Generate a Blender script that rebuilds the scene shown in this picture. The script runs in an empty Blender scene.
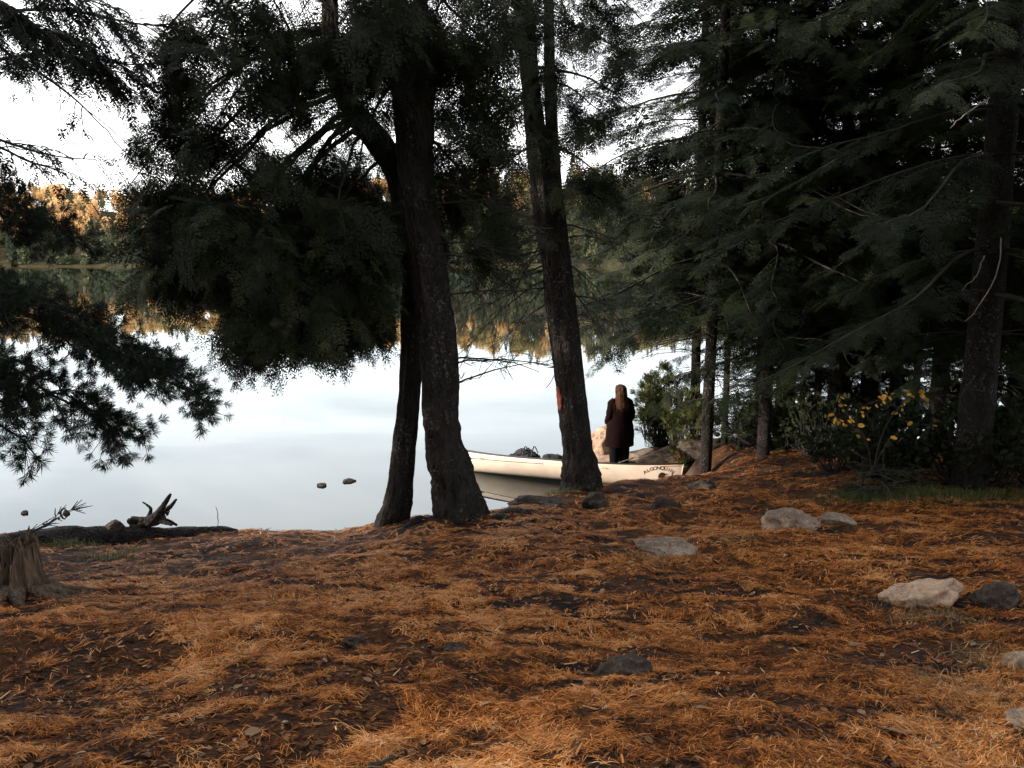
import bpy, math, random
import numpy as np
from mathutils import Vector, Matrix

rnd = random.Random(11)
rng = np.random.default_rng(11)
C = bpy.context.scene.collection
PI = math.pi

# ------------------------------------------------------------------ camera
F = 788.0
PITCH = math.radians(9.1)
CAMZ = 4.4
cP, sP = math.cos(PITCH), math.sin(PITCH)


def at(px, py, Y):
    """photo pixel + distance along +Y -> world point"""
    dx, dy = (px - 512) / F, (384 - py) / F
    d = np.array([dx, cP + dy * sP, -sP + dy * cP])
    return np.array([0, 0, CAMZ]) + d * (Y / d[1])


cam = bpy.data.cameras.new("camera")
camo = bpy.data.objects.new("camera", cam)
C.objects.link(camo)
cam.sensor_width = 36
cam.lens = 36 * F / 1024
cam.clip_start = 0.05
cam.clip_end = 5000
camo.location = (0, 0, CAMZ)
camo.rotation_euler = (PI / 2 - PITCH, 0, 0)
bpy.context.scene.camera = camo


# ------------------------------------------------------------------ noise
def _hash(ix, iy, iz, seed):
    n = (ix.astype(np.int64) * 374761393 + iy.astype(np.int64) * 668265263 + iz.astype(np.int64) * 2147483647 + seed * 1274126177)
    n = n & 0xFFFFFFFF
    n = ((n ^ (n >> 13)) * 1274126177) & 0xFFFFFFFF
    n = ((n ^ (n >> 16)) * 2246822519) & 0xFFFFFFFF
    n = n ^ (n >> 15)
    return (n & 0xFFFFFF) / float(0xFFFFFF)


def vnoise(x, y, z=0.0, seed=0):
    x = np.asarray(x, float); y = np.asarray(y, float); z = np.asarray(z, float) + 0 * x
    ix, iy, iz = np.floor(x), np.floor(y), np.floor(z)
    fx, fy, fz = x - ix, y - iy, z - iz
    fx, fy, fz = fx * fx * (3 - 2 * fx), fy * fy * (3 - 2 * fy), fz * fz * (3 - 2 * fz)
    r = 0
    for a in (0, 1):
        for b in (0, 1):
            for c in (0, 1):
                w = (fx if a else 1 - fx) * (fy if b else 1 - fy) * (fz if c else 1 - fz)
                r = r + w * _hash(ix + a, iy + b, iz + c, seed)
    return r * 2 - 1


def fbm(x, y, z=0.0, seed=0, oct=3):
    r, a, f = 0, 1.0, 1.0
    for i in range(oct):
        r = r + a * vnoise(np.asarray(x) * f, np.asarray(y) * f, np.asarray(z) * f, seed + i * 7)
        a *= 0.5; f *= 2.03
    return r


# ------------------------------------------------------------------ objects
def tag(o, label=None, cat=None, group=None, kind=None):
    if label: o["label"] = label
    if cat: o["category"] = cat
    if group: o["group"] = group
    if kind: o["kind"] = kind
    return o


def empty(name, loc, label=None, cat=None, group=None, rz=0.0):
    o = bpy.data.objects.new(name, None)
    C.objects.link(o)
    o.location = [float(v) for v in loc]
    o.rotation_euler = (0, 0, rz)
    o.empty_display_size = 0.2
    return tag(o, label, cat, group)


class MB:
    """collects vertices and faces, links them as one mesh object"""

    def __init__(self):
        self.v, self.f, self.t, self.m, self.n = [], [], [], [], 0

    def add(self, v, f, tint=0.5, mat=0):
        v = np.asarray(v, float).reshape(-1, 3)
        if isinstance(f, np.ndarray):
            fs = [f]
        else:
            by = {}
            for q in f: by.setdefault(len(q), []).append(q)
            fs = [np.array(q, dtype=np.int64) for q in by.values()]
        for q in fs:
            if len(q) == 0: continue
            self.f.append(q.astype(np.int64) + self.n)
            self.m.append(np.full(len(q), mat, dtype=np.int32))
        self.v.append(v)
        self.t.append(np.broadcast_to(np.asarray(tint, float), (len(v),)))
        self.n += len(v)
        return self

    def build(self, name, mats, parent=None, smooth=False, origin=None):
        me = bpy.data.meshes.new(name)
        v = np.concatenate(self.v)
        if parent is not None:
            Mi = np.array(WM(parent).inverted())
            v = v @ Mi[:3, :3].T + Mi[:3, 3]
        elif origin is not None:
            v = v - np.asarray(origin, float)
        me.vertices.add(len(v)); me.vertices.foreach_set("co", v.astype(np.float32).ravel())
        li = np.concatenate([q.ravel() for q in self.f])
        tot = np.concatenate([np.full(len(q), q.shape[1], dtype=np.int32) for q in self.f])
        st = np.concatenate([[0], np.cumsum(tot)[:-1]]).astype(np.int32)
        me.loops.add(len(li)); me.loops.foreach_set("vertex_index", li.astype(np.int32))
        me.polygons.add(len(tot)); me.polygons.foreach_set("loop_start", st); me.polygons.foreach_set("loop_total", tot)
        me.polygons.foreach_set("material_index", np.concatenate(self.m))
        me.polygons.foreach_set("use_smooth", np.full(len(tot), smooth))
        a = me.attributes.new("tint", "FLOAT", "POINT")
        a.data.foreach_set("value", np.concatenate(self.t).astype(np.float32))
        me.update(calc_edges=True)
        me.validate()
        if not isinstance(mats, (list, tuple)): mats = [mats]
        for m in mats: me.materials.append(m)
        o = bpy.data.objects.new(name, me)
        C.objects.link(o)
        if parent is not None: o.parent = parent
        elif origin is not None: o.location = [float(q) for q in origin]
        return o


def WM(o):
    m = o.matrix_basis.copy()
    p = o.parent
    while p is not None:
        m = p.matrix_basis @ m
        p = p.parent
    return m


def smooth_path(P, n):
    """Catmull-Rom resample of points (k, d) -> n points"""
    P = np.asarray(P, float)
    k = len(P)
    if k == 2:
        t = np.linspace(0, 1, n)[:, None]
        return P[0] * (1 - t) + P[1] * t
    Q = np.vstack([2 * P[0] - P[1], P, 2 * P[-1] - P[-2]])
    u = np.linspace(0, k - 1, n)
    i = np.clip(u.astype(int), 0, k - 2)
    t = (u - i)[:, None]
    a, b, c, d = Q[i], Q[i + 1], Q[i + 2], Q[i + 3]
    return 0.5 * ((2 * b) + (-a + c) * t + (2 * a - 5 * b + 4 * c - d) * t ** 2 + (-a + 3 * b - 3 * c + d) * t ** 3)


def tube(P, r, sides=8, rad=None, cap=True, flat=1.0):
    """tube along P (n,3), radii r (n) ; rad(theta, t)->multiplier"""
    P = np.asarray(P, float); n = len(P)
    r = np.broadcast_to(np.asarray(r, float), (n,))
    T = np.gradient(P, axis=0)
    T /= np.linalg.norm(T, axis=1)[:, None] + 1e-9
    ref = np.array([1.0, 0, 0]) if abs(T[0][0]) < 0.8 else np.array([0, 1.0, 0])
    th = np.linspace(0, 2 * PI, sides, endpoint=False)
    V = np.zeros((n, sides, 3))
    u = ref
    for i in range(n):
        u = u - T[i] * np.dot(u, T[i]); u /= np.linalg.norm(u) + 1e-9
        w = np.cross(T[i], u)
        m = r[i] * (np.ones(sides) if rad is None else rad(th, i / (n - 1)))
        V[i] = P[i] + (np.cos(th) * m)[:, None] * u + (np.sin(th) * m * flat)[:, None] * w
    ii = np.arange(n - 1)[:, None] * sides
    jj = np.arange(sides)[None, :]
    j2 = (jj + 1) % sides
    Q = np.stack([ii + jj, ii + j2, ii + sides + j2, ii + sides + jj], -1).reshape(-1, 4)
    V = V.reshape(-1, 3)
    F_ = [tuple(q) for q in Q]
    if cap:
        V = np.vstack([V, P[0], P[-1]])
        a, b = n * sides, n * sides + 1
        for j in range(sides):
            F_.append((a, (j + 1) % sides, j))
            F_.append((b, (n - 1) * sides + j, (n - 1) * sides + (j + 1) % sides))
    return V, F_


def tubes_fast(A, B, ra, rb, mid=None):
    """many thin 3-sided straight twigs A->B at once"""
    A = np.asarray(A, float); B = np.asarray(B, float); n = len(A)
    d = B - A
    d /= np.linalg.norm(d, axis=1)[:, None] + 1e-9
    ref = np.where(np.abs(d[:, 2:3]) < 0.9, np.array([[0, 0, 1.0]]), np.array([[1.0, 0, 0]]))
    u = np.cross(d, ref); u /= np.linalg.norm(u, axis=1)[:, None] + 1e-9
    w = np.cross(d, u)
    V = np.zeros((n, 6, 3))
    for k in range(3):
        a = 2 * PI * k / 3
        off = math.cos(a) * u + math.sin(a) * w
        V[:, k] = A + off * np.asarray(ra).reshape(-1, 1)
        V[:, 3 + k] = B + off * np.asarray(rb).reshape(-1, 1)
    q = np.array([[0, 1, 4, 3], [1, 2, 5, 4], [2, 0, 3, 5]])
    Fq = (np.arange(n)[:, None, None] * 6 + q[None]).reshape(-1, 4)
    return V.reshape(-1, 3), Fq


# ------------------------------------------------------------------ materials
def newmat(name):
    m = bpy.data.materials.new(name); m.use_nodes = True
    nt = m.node_tree; nt.nodes.clear()
    out = nt.nodes.new("ShaderNodeOutputMaterial")
    return m, nt, out


def N(nt, t, **kw):
    n = nt.nodes.new(t)
    for k, v in kw.items():
        if k in n.inputs: n.inputs[k].default_value = v
        else: setattr(n, k, v)
    return n


def ramp(nt, stops, src):
    r = nt.nodes.new("ShaderNodeValToRGB")
    e = r.color_ramp.elements
    while len(e) < len(stops): e.new(0.5)
    for i, (p, c) in enumerate(stops):
        e[i].position = p; e[i].color = (*c, 1)
    nt.links.new(src, r.inputs[0])
    return r


def simple(name, col, rough=0.6, var=0.25, scale=12.0, bump=0.0, spec=0.4, metal=0.0):
    """principled with noise-driven colour variation"""
    m, nt, out = newmat(name)
    b = N(nt, "ShaderNodeBsdfPrincipled"); b.inputs["Roughness"].default_value = rough
    b.inputs["Specular IOR Level"].default_value = spec; b.inputs["Metallic"].default_value = metal
    tc = N(nt, "ShaderNodeTexCoord")
    no = N(nt, "ShaderNodeTexNoise", Scale=scale, Detail=5.0, Roughness=0.6)
    nt.links.new(tc.outputs["Object"], no.inputs["Vector"])
    lo = tuple(c * (1 - var) for c in col); hi = tuple(min(1, c * (1 + var)) for c in col)
    r = ramp(nt, [(0.3, lo), (0.7, hi)], no.outputs["Fac"])
    nt.links.new(r.outputs[0], b.inputs["Base Color"])
    if bump:
        bp = N(nt, "ShaderNodeBump", Strength=bump, Distance=0.02)
        nt.links.new(no.outputs["Fac"], bp.inputs["Height"]); nt.links.new(bp.outputs[0], b.inputs["Normal"])
    nt.links.new(b.outputs[0], out.inputs[0])
    return m


def foliage(name, stops, transl=0.3):
    m, nt, out = newmat(name)
    at_ = N(nt, "ShaderNodeAttribute", attribute_name="tint")
    r = ramp(nt, stops, at_.outputs["Fac"])
    b = N(nt, "ShaderNodeBsdfPrincipled"); b.inputs["Roughness"].default_value = 0.6
    b.inputs["Specular IOR Level"].default_value = 0.1
    t = N(nt, "ShaderNodeBsdfTranslucent")
    mx = N(nt, "ShaderNodeMixShader"); mx.inputs[0].default_value = transl
    nt.links.new(r.outputs[0], b.inputs["Base Color"]); nt.links.new(r.outputs[0], t.inputs["Color"])
    nt.links.new(b.outputs[0], mx.inputs[1]); nt.links.new(t.outputs[0], mx.inputs[2])
    nt.links.new(mx.outputs[0], out.inputs[0])
    return m


def bark(name, dark, light, zs=0.34, scale=13.0):
    m, nt, out = newmat(name)
    tc = N(nt, "ShaderNodeTexCoord")
    mp = N(nt, "ShaderNodeMapping"); mp.inputs["Scale"].default_value = (1, 1, zs)
    nt.links.new(tc.outputs["Object"], mp.inputs["Vector"])
    n1 = N(nt, "ShaderNodeTexNoise", Scale=scale, Detail=8.0, Roughness=0.7)
    n2 = N(nt, "ShaderNodeTexVoronoi", Scale=scale * 2.2); n2.feature = "DISTANCE_TO_EDGE"
    n3 = N(nt, "ShaderNodeTexNoise", Scale=3.0, Detail=4.0)
    for n in (n1, n2): nt.links.new(mp.outputs[0], n.inputs["Vector"])
    nt.links.new(tc.outputs["Object"], n3.inputs["Vector"])
    r = ramp(nt, [(0.3, dark), (0.55, tuple((a + b) / 2 for a, b in zip(dark, light))), (0.75, light)], n1.outputs["Fac"])
    # pale lichen flecks
    r3 = ramp(nt, [(0.0, (0, 0, 0)), (0.46, (0, 0, 0)), (0.6, (1, 1, 1))], n3.outputs["Fac"])
    n4 = N(nt, "ShaderNodeTexNoise", Scale=34.0, Detail=3.0); nt.links.new(tc.outputs["Object"], n4.inputs["Vector"])
    r4 = ramp(nt, [(0.0, (0, 0, 0)), (0.56, (0, 0, 0)), (0.66, (1, 1, 1))], n4.outputs["Fac"])
    ml = N(nt, "ShaderNodeMath", operation="MULTIPLY"); nt.links.new(r3.outputs[0], ml.inputs[0]); nt.links.new(r4.outputs[0], ml.inputs[1])
    mx = N(nt, "ShaderNodeMix", data_type="RGBA"); nt.links.new(ml.outputs[0], mx.inputs[0])
    nt.links.new(r.outputs[0], mx.inputs[6]); mx.inputs[7].default_value = (0.11, 0.11, 0.095, 1)
    b = N(nt, "ShaderNodeBsdfPrincipled"); b.inputs["Roughness"].default_value = 0.9
    b.inputs["Specular IOR Level"].default_value = 0.15
    nt.links.new(mx.outputs[2], b.inputs["Base Color"])
    ad = N(nt, "ShaderNodeMath", operation="ADD"); nt.links.new(n1.outputs["Fac"], ad.inputs[0]); nt.links.new(n2.outputs["Distance"], ad.inputs[1])
    bp = N(nt, "ShaderNodeBump", Strength=1.0, Distance=0.05); nt.links.new(ad.outputs[0], bp.inputs["Height"])
    nt.links.new(bp.outputs[0], b.inputs["Normal"]); nt.links.new(b.outputs[0], out.inputs[0])
    return m


M = {}
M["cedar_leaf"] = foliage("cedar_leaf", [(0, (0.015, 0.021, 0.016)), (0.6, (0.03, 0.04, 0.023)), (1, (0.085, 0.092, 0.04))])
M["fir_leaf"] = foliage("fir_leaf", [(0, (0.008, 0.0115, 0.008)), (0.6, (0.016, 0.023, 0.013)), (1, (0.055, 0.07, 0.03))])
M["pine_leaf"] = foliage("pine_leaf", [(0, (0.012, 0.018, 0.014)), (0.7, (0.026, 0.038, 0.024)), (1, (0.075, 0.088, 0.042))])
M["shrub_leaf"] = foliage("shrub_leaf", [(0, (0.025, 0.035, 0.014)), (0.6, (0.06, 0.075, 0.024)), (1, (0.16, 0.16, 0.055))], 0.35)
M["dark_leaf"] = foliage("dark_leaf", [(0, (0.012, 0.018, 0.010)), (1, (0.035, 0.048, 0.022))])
M["yellow_leaf"] = foliage("yellow_leaf", [(0, (0.2, 0.16, 0.04)), (0.35, (0.5, 0.24, 0.035)), (1, (0.75, 0.42, 0.08))], 0.45)
M["brown_fern"] = foliage("brown_fern", [(0, (0.14, 0.06, 0.02)), (1, (0.42, 0.22, 0.07))], 0.3)
M["autumn_leaf"] = foliage("autumn_leaf", [(0, (0.15, 0.15, 0.08)), (0.25, (0.3, 0.24, 0.1)), (0.6, (0.56, 0.33, 0.14)), (1, (0.64, 0.45, 0.23))], 0.3)
M["far_green"] = foliage("far_green", [(0, (0.045, 0.06, 0.035)), (0.6, (0.075, 0.085, 0.045)), (1, (0.14, 0.13, 0.06))], 0.2)
M["grass"] = foliage("grass", [(0, (0.03, 0.05, 0.02)), (0.6, (0.06, 0.09, 0.03)), (1, (0.2, 0.17, 0.07))], 0.3)
M["litter"] = foliage("litter", [(0, (0.03, 0.015, 0.009)), (0.28, (0.14, 0.048, 0.014)), (0.58, (0.42, 0.15, 0.034)), (0.85, (0.6, 0.27, 0.085)), (1, (0.58, 0.37, 0.2))], 0.12)
M["dry_leaf"] = foliage("dry_leaf", [(0, (0.05, 0.03, 0.02)), (0.6, (0.16, 0.09, 0.05)), (1, (0.42, 0.3, 0.2))], 0.15)
M["dead_grass"] = foliage("dead_grass", [(0, (0.06, 0.045, 0.025)), (0.6, (0.2, 0.13, 0.06)), (1, (0.42, 0.3, 0.16))], 0.15)
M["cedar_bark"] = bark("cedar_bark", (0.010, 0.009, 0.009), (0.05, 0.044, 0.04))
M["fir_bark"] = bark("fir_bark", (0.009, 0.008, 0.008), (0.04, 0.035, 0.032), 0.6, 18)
M["twig"] = simple("twig", (0.022, 0.019, 0.017), 0.9, 0.4, 20)
M["pale_twig"] = simple("pale_twig", (0.2, 0.175, 0.15), 0.9, 0.3, 20)
M["far_trunk"] = simple("far_trunk", (0.3, 0.25, 0.2), 0.9, 0.3, 2)
M["driftwood"] = bark("driftwood", (0.012, 0.011, 0.011), (0.05, 0.045, 0.042), 1.0, 10)
M["stump_wood"] = bark("stump_wood", (0.010, 0.008, 0.007), (0.26, 0.18, 0.125), 0.12, 16)


def rockmat(name, dark, mid, light, moss=0.0):
    m, nt, out = newmat(name)
    tc = N(nt, "ShaderNodeTexCoord")
    n1 = N(nt, "ShaderNodeTexNoise", Scale=5.0, Detail=8.0, Roughness=0.65)
    n2 = N(nt, "ShaderNodeTexNoise", Scale=45.0, Detail=4.0, Roughness=0.7)
    nt.links.new(tc.outputs["Object"], n1.inputs["Vector"]); nt.links.new(tc.outputs["Object"], n2.inputs["Vector"])
    ma = N(nt, "ShaderNodeMath", operation="MULTIPLY_ADD"); ma.inputs[1].default_value = 0.45
    nt.links.new(n2.outputs["Fac"], ma.inputs[0]); 
    mb = N(nt, "ShaderNodeMath", operation="MULTIPLY"); mb.inputs[1].default_value = 0.6
    nt.links.new(n1.outputs["Fac"], mb.inputs[0]); nt.links.new(mb.outputs[0], ma.inputs[2])
    r = ramp(nt, [(0.36, dark), (0.52, mid), (0.66, light)], ma.outputs[0])
    b = N(nt, "ShaderNodeBsdfPrincipled"); b.inputs["Roughness"].default_value = 0.85
    b.inputs["Specular IOR Level"].default_value = 0.25
    nt.links.new(r.outputs[0], b.inputs["Base Color"])
    bp = N(nt, "ShaderNodeBump", Strength=1.0, Distance=0.035); nt.links.new(ma.outputs[0], bp.inputs["Height"])
    nt.links.new(bp.outputs[0], b.inputs["Normal"]); nt.links.new(b.outputs[0], out.inputs[0])
    return m


M["rock_pale"] = rockmat("rock_pale", (0.13, 0.095, 0.07), (0.42, 0.29, 0.2), (0.56, 0.41, 0.3))
M["rock_grey"] = rockmat("rock_grey", (0.05, 0.04, 0.03), (0.2, 0.15, 0.115), (0.38, 0.29, 0.22))
M["rock_dark"] = rockmat("rock_dark", (0.014, 0.011, 0.010), (0.04, 0.031, 0.025), (0.1, 0.078, 0.06))
M["rock_warm"] = rockmat("rock_warm", (0.12, 0.08, 0.055), (0.33, 0.23, 0.16), (0.48, 0.36, 0.27))


# ground: needle litter over dark soil, sand by the water, silt below it
def ground_material():
    m, nt, out = newmat("forest_floor")
    L = nt.links.new
    tc = N(nt, "ShaderNodeTexCoord")
    n_big = N(nt, "ShaderNodeTexNoise", Scale=1.7, Detail=6.0, Roughness=0.62)
    n_mid = N(nt, "ShaderNodeTexNoise", Scale=9.0, Detail=6.0, Roughness=0.7)
    L(tc.outputs["Object"], n_big.inputs["Vector"]); L(tc.outputs["Object"], n_mid.inputs["Vector"])
    # needle streaks: stretched noises turned by a third noise
    streak = []
    for k, ang in enumerate((0.2, 1.3, 2.4)):
        mp = N(nt, "ShaderNodeMapping"); mp.inputs["Rotation"].default_value = (0, 0, ang); mp.inputs["Scale"].default_value = (34, 300, 60)
        mp.inputs["Location"].default_value = (k * 3.1, k, 0)
        L(tc.outputs["Object"], mp.inputs["Vector"])
        s = N(nt, "ShaderNodeTexNoise", Scale=1.0, Detail=2.0, Roughness=0.5, Distortion=0.6); L(mp.outputs[0], s.inputs["Vector"])
        streak.append(s)
    mx1 = N(nt, "ShaderNodeMath", operation="MAXIMUM"); L(streak[0].outputs["Fac"], mx1.inputs[0]); L(streak[1].outputs["Fac"], mx1.inputs[1])
    mx2 = N(nt, "ShaderNodeMath", operation="MAXIMUM"); L(mx1.outputs[0], mx2.inputs[0]); L(streak[2].outputs["Fac"], mx2.inputs[1])
    lit = ramp(nt, [(0.45, (0.022, 0.013, 0.009)), (0.6, (0.07, 0.032, 0.016)), (0.7, (0.2, 0.088, 0.034)), (0.82, (0.36, 0.19, 0.09))], mx2.outputs[0])
    soil = ramp(nt, [(0.3, (0.010, 0.008, 0.008)), (0.6, (0.022, 0.017, 0.015)), (0.8, (0.055, 0.038, 0.028))], n_mid.outputs["Fac"])
    ad = N(nt, "ShaderNodeMath", operation="MULTIPLY_ADD"); ad.inputs[1].default_value = 0.6
    L(n_mid.outputs["Fac"], ad.inputs[0]); L(n_big.outputs["Fac"], ad.inputs[2])
    mask = ramp(nt, [(0.0, (0, 0, 0)), (0.72, (0, 0, 0)), (0.86, (1, 1, 1))], ad.outputs[0])
    mixc = N(nt, "ShaderNodeMix", data_type="RGBA"); L(mask.outputs[0], mixc.inputs[0]); L(soil.outputs[0], mixc.inputs[6]); L(lit.outputs[0], mixc.inputs[7])
    # sand / silt by height
    sx = N(nt, "ShaderNodeSeparateXYZ"); L(tc.outputs["Object"], sx.inputs[0])
    hz = N(nt, "ShaderNodeMath", operation="MULTIPLY_ADD"); hz.inputs[1].default_value = 0.35; L(n_mid.outputs["Fac"], hz.inputs[0]); L(sx.outputs[2], hz.inputs[2])
    hm = N(nt, "ShaderNodeMapRange"); hm.inputs[1].default_value = 0.75; hm.inputs[2].default_value = 0.45; L(hz.outputs[0], hm.inputs[0])
    sand = ramp(nt, [(0.35, (0.1, 0.075, 0.055)), (0.65, (0.24, 0.18, 0.13))], n_mid.outputs["Fac"])
    mix2 = N(nt, "ShaderNodeMix", data_type="RGBA"); L(hm.outputs[0], mix2.inputs[0]); L(mixc.outputs[2], mix2.inputs[6]); L(sand.outputs[0], mix2.inputs[7])
    dm = N(nt, "ShaderNodeMapRange"); dm.inputs[1].default_value = -0.1; dm.inputs[2].default_value = -0.6; L(sx.outputs[2], dm.inputs[0])
    mix3 = N(nt, "ShaderNodeMix", data_type="RGBA"); L(dm.outputs[0], mix3.inputs[0]); L(mix2.outputs[2], mix3.inputs[6]); mix3.inputs[7].default_value = (0.03, 0.03, 0.028, 1)
    b = N(nt, "ShaderNodeBsdfPrincipled"); b.inputs["Roughness"].default_value = 0.92; b.inputs["Specular IOR Level"].default_value = 0.12
    L(mix3.outputs[2], b.inputs["Base Color"])
    hs = N(nt, "ShaderNodeMath", operation="MULTIPLY_ADD"); hs.inputs[1].default_value = 0.7; L(mx2.outputs[0], hs.inputs[0]); L(n_mid.outputs["Fac"], hs.inputs[2])
    bp = N(nt, "ShaderNodeBump", Strength=0.9, Distance=0.03); L(hs.outputs[0], bp.inputs["Height"]); L(bp.outputs[0], b.inputs["Normal"])
    L(b.outputs[0], out.inputs[0])
    return m


M["ground"] = ground_material()


def water_material():
    m, nt, out = newmat("lake_water")
    L = nt.links.new
    tc = N(nt, "ShaderNodeTexCoord")
    mp = N(nt, "ShaderNodeMapping"); mp.inputs["Scale"].default_value = (0.5, 1.6, 1)
    L(tc.outputs["Object"], mp.inputs["Vector"])
    n1 = N(nt, "ShaderNodeTexNoise", Scale=1.3, Detail=3.0, Roughness=0.5); L(mp.outputs[0], n1.inputs["Vector"])
    bp = N(nt, "ShaderNodeBump", Strength=WATER_BUMP, Distance=0.05); L(n1.outputs["Fac"], bp.inputs["Height"])
    fr = N(nt, "ShaderNodeFresnel", IOR=1.6); L(bp.outputs[0], fr.inputs["Normal"])
    gl = N(nt, "ShaderNodeBsdfGlossy", Roughness=0.004); gl.inputs["Color"].default_value = (0.91, 0.985, 1.0, 1); L(bp.outputs[0], gl.inputs["Normal"])
    tr = N(nt, "ShaderNodeBsdfTransparent"); tr.inputs["Color"].default_value = (0.62, 0.66, 0.62, 1)
    mx = N(nt, "ShaderNodeMixShader"); L(fr.outputs[0], mx.inputs[0]); L(tr.outputs[0], mx.inputs[1]); L(gl.outputs[0], mx.inputs[2])
    L(mx.outputs[0], out.inputs[0])
    return m


WATER_BUMP = 0.016
M["water"] = water_material()

# ------------------------------------------------------------------ light and sky
SUN_EL, SUN_AZ = math.radians(17), math.radians(255)   # azimuth from +Y towards +X
sun_dir = np.array([math.sin(SUN_AZ) * math.cos(SUN_EL), math.cos(SUN_AZ) * math.cos(SUN_EL), math.sin(SUN_EL)])
sl = bpy.data.lights.new("sun", "SUN")
sl.energy = 3.2; sl.angle = math.radians(0.6); sl.color = (1.0, 0.85, 0.69)
so = bpy.data.objects.new("sun", sl); C.objects.link(so)
so.rotation_euler = Vector(sun_dir).to_track_quat("Z", "Y").to_euler()
so.location = (-30, -10, 20)

w = bpy.data.worlds.new("World"); bpy.context.scene.world = w; w.use_nodes = True
nt = w.node_tree; nt.nodes.clear()
sky = nt.nodes.new("ShaderNodeTexSky"); sky.sky_type = "NISHITA"; sky.sun_disc = False
sky.sun_elevation = SUN_EL; sky.sun_rotation = SUN_AZ
sky.air_density = 1.0; sky.dust_density = 1.5; sky.ozone_density = 1.0
wo = nt.nodes.new("ShaderNodeOutputWorld"); bg = nt.nodes.new("ShaderNodeBackground")
bg.inputs["Strength"].default_value = 0.12
tcw = nt.nodes.new("ShaderNodeTexCoord")
sxw = nt.nodes.new("ShaderNodeSeparateXYZ"); nt.links.new(tcw.outputs["Generated"], sxw.inputs[0])
mz = N(nt, "ShaderNodeMath", operation="ADD"); mz.inputs[1].default_value = 0.12; nt.links.new(sxw.outputs[2], mz.inputs[0])
dv = N(nt, "ShaderNodeVectorMath", operation="DIVIDE"); cb = nt.nodes.new("ShaderNodeCombineXYZ")
for i in range(3): nt.links.new(mz.outputs[0], cb.inputs[i])
nt.links.new(tcw.outputs["Generated"], dv.inputs[0]); nt.links.new(cb.outputs[0], dv.inputs[1])
mpw = nt.nodes.new("ShaderNodeMapping"); mpw.inputs["Scale"].default_value = (0.5, 1.0, 0.0); mpw.inputs["Location"].default_value = (0.3, 0.55, 0)
nt.links.new(dv.outputs[0], mpw.inputs["Vector"])
nw = N(nt, "ShaderNodeTexNoise", Scale=1.1, Detail=6.0, Roughness=0.52, Distortion=0.4); nt.links.new(mpw.outputs[0], nw.inputs["Vector"])
rw = ramp(nt, [(0.30, (0.5, 0.5, 0.5)), (0.58, (0.97, 0.97, 0.97))], nw.outputs["Fac"])
mxw = N(nt, "ShaderNodeMix", data_type="RGBA"); nt.links.new(rw.outputs[0], mxw.inputs[0]); nt.links.new(sky.outputs[0], mxw.inputs[6])
mxw.inputs[7].default_value = (10.0, 9.9, 9.95, 1)
nt.links.new(mxw.outputs[2], bg.inputs[0]); nt.links.new(bg.outputs[0], wo.inputs[0])

vs = bpy.context.scene.view_settings
vs.view_transform = "Standard"; vs.look = "None"; vs.gamma = 1.0; vs.exposure = 1.38; vs.use_curve_mapping = False
sc = bpy.context.scene
sc.render.engine = "CYCLES"
sc.cycles.max_bounces = 6; sc.cycles.diffuse_bounces = 3; sc.cycles.glossy_bounces = 3
sc.cycles.transparent_max_bounces = 8; sc.cycles.transmission_bounces = 3
sc.cycles.caustics_reflective = False; sc.cycles.caustics_refractive = False
sc.cycles.use_denoising = True
sc.cycles.sample_clamp_indirect = 6.0

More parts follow.
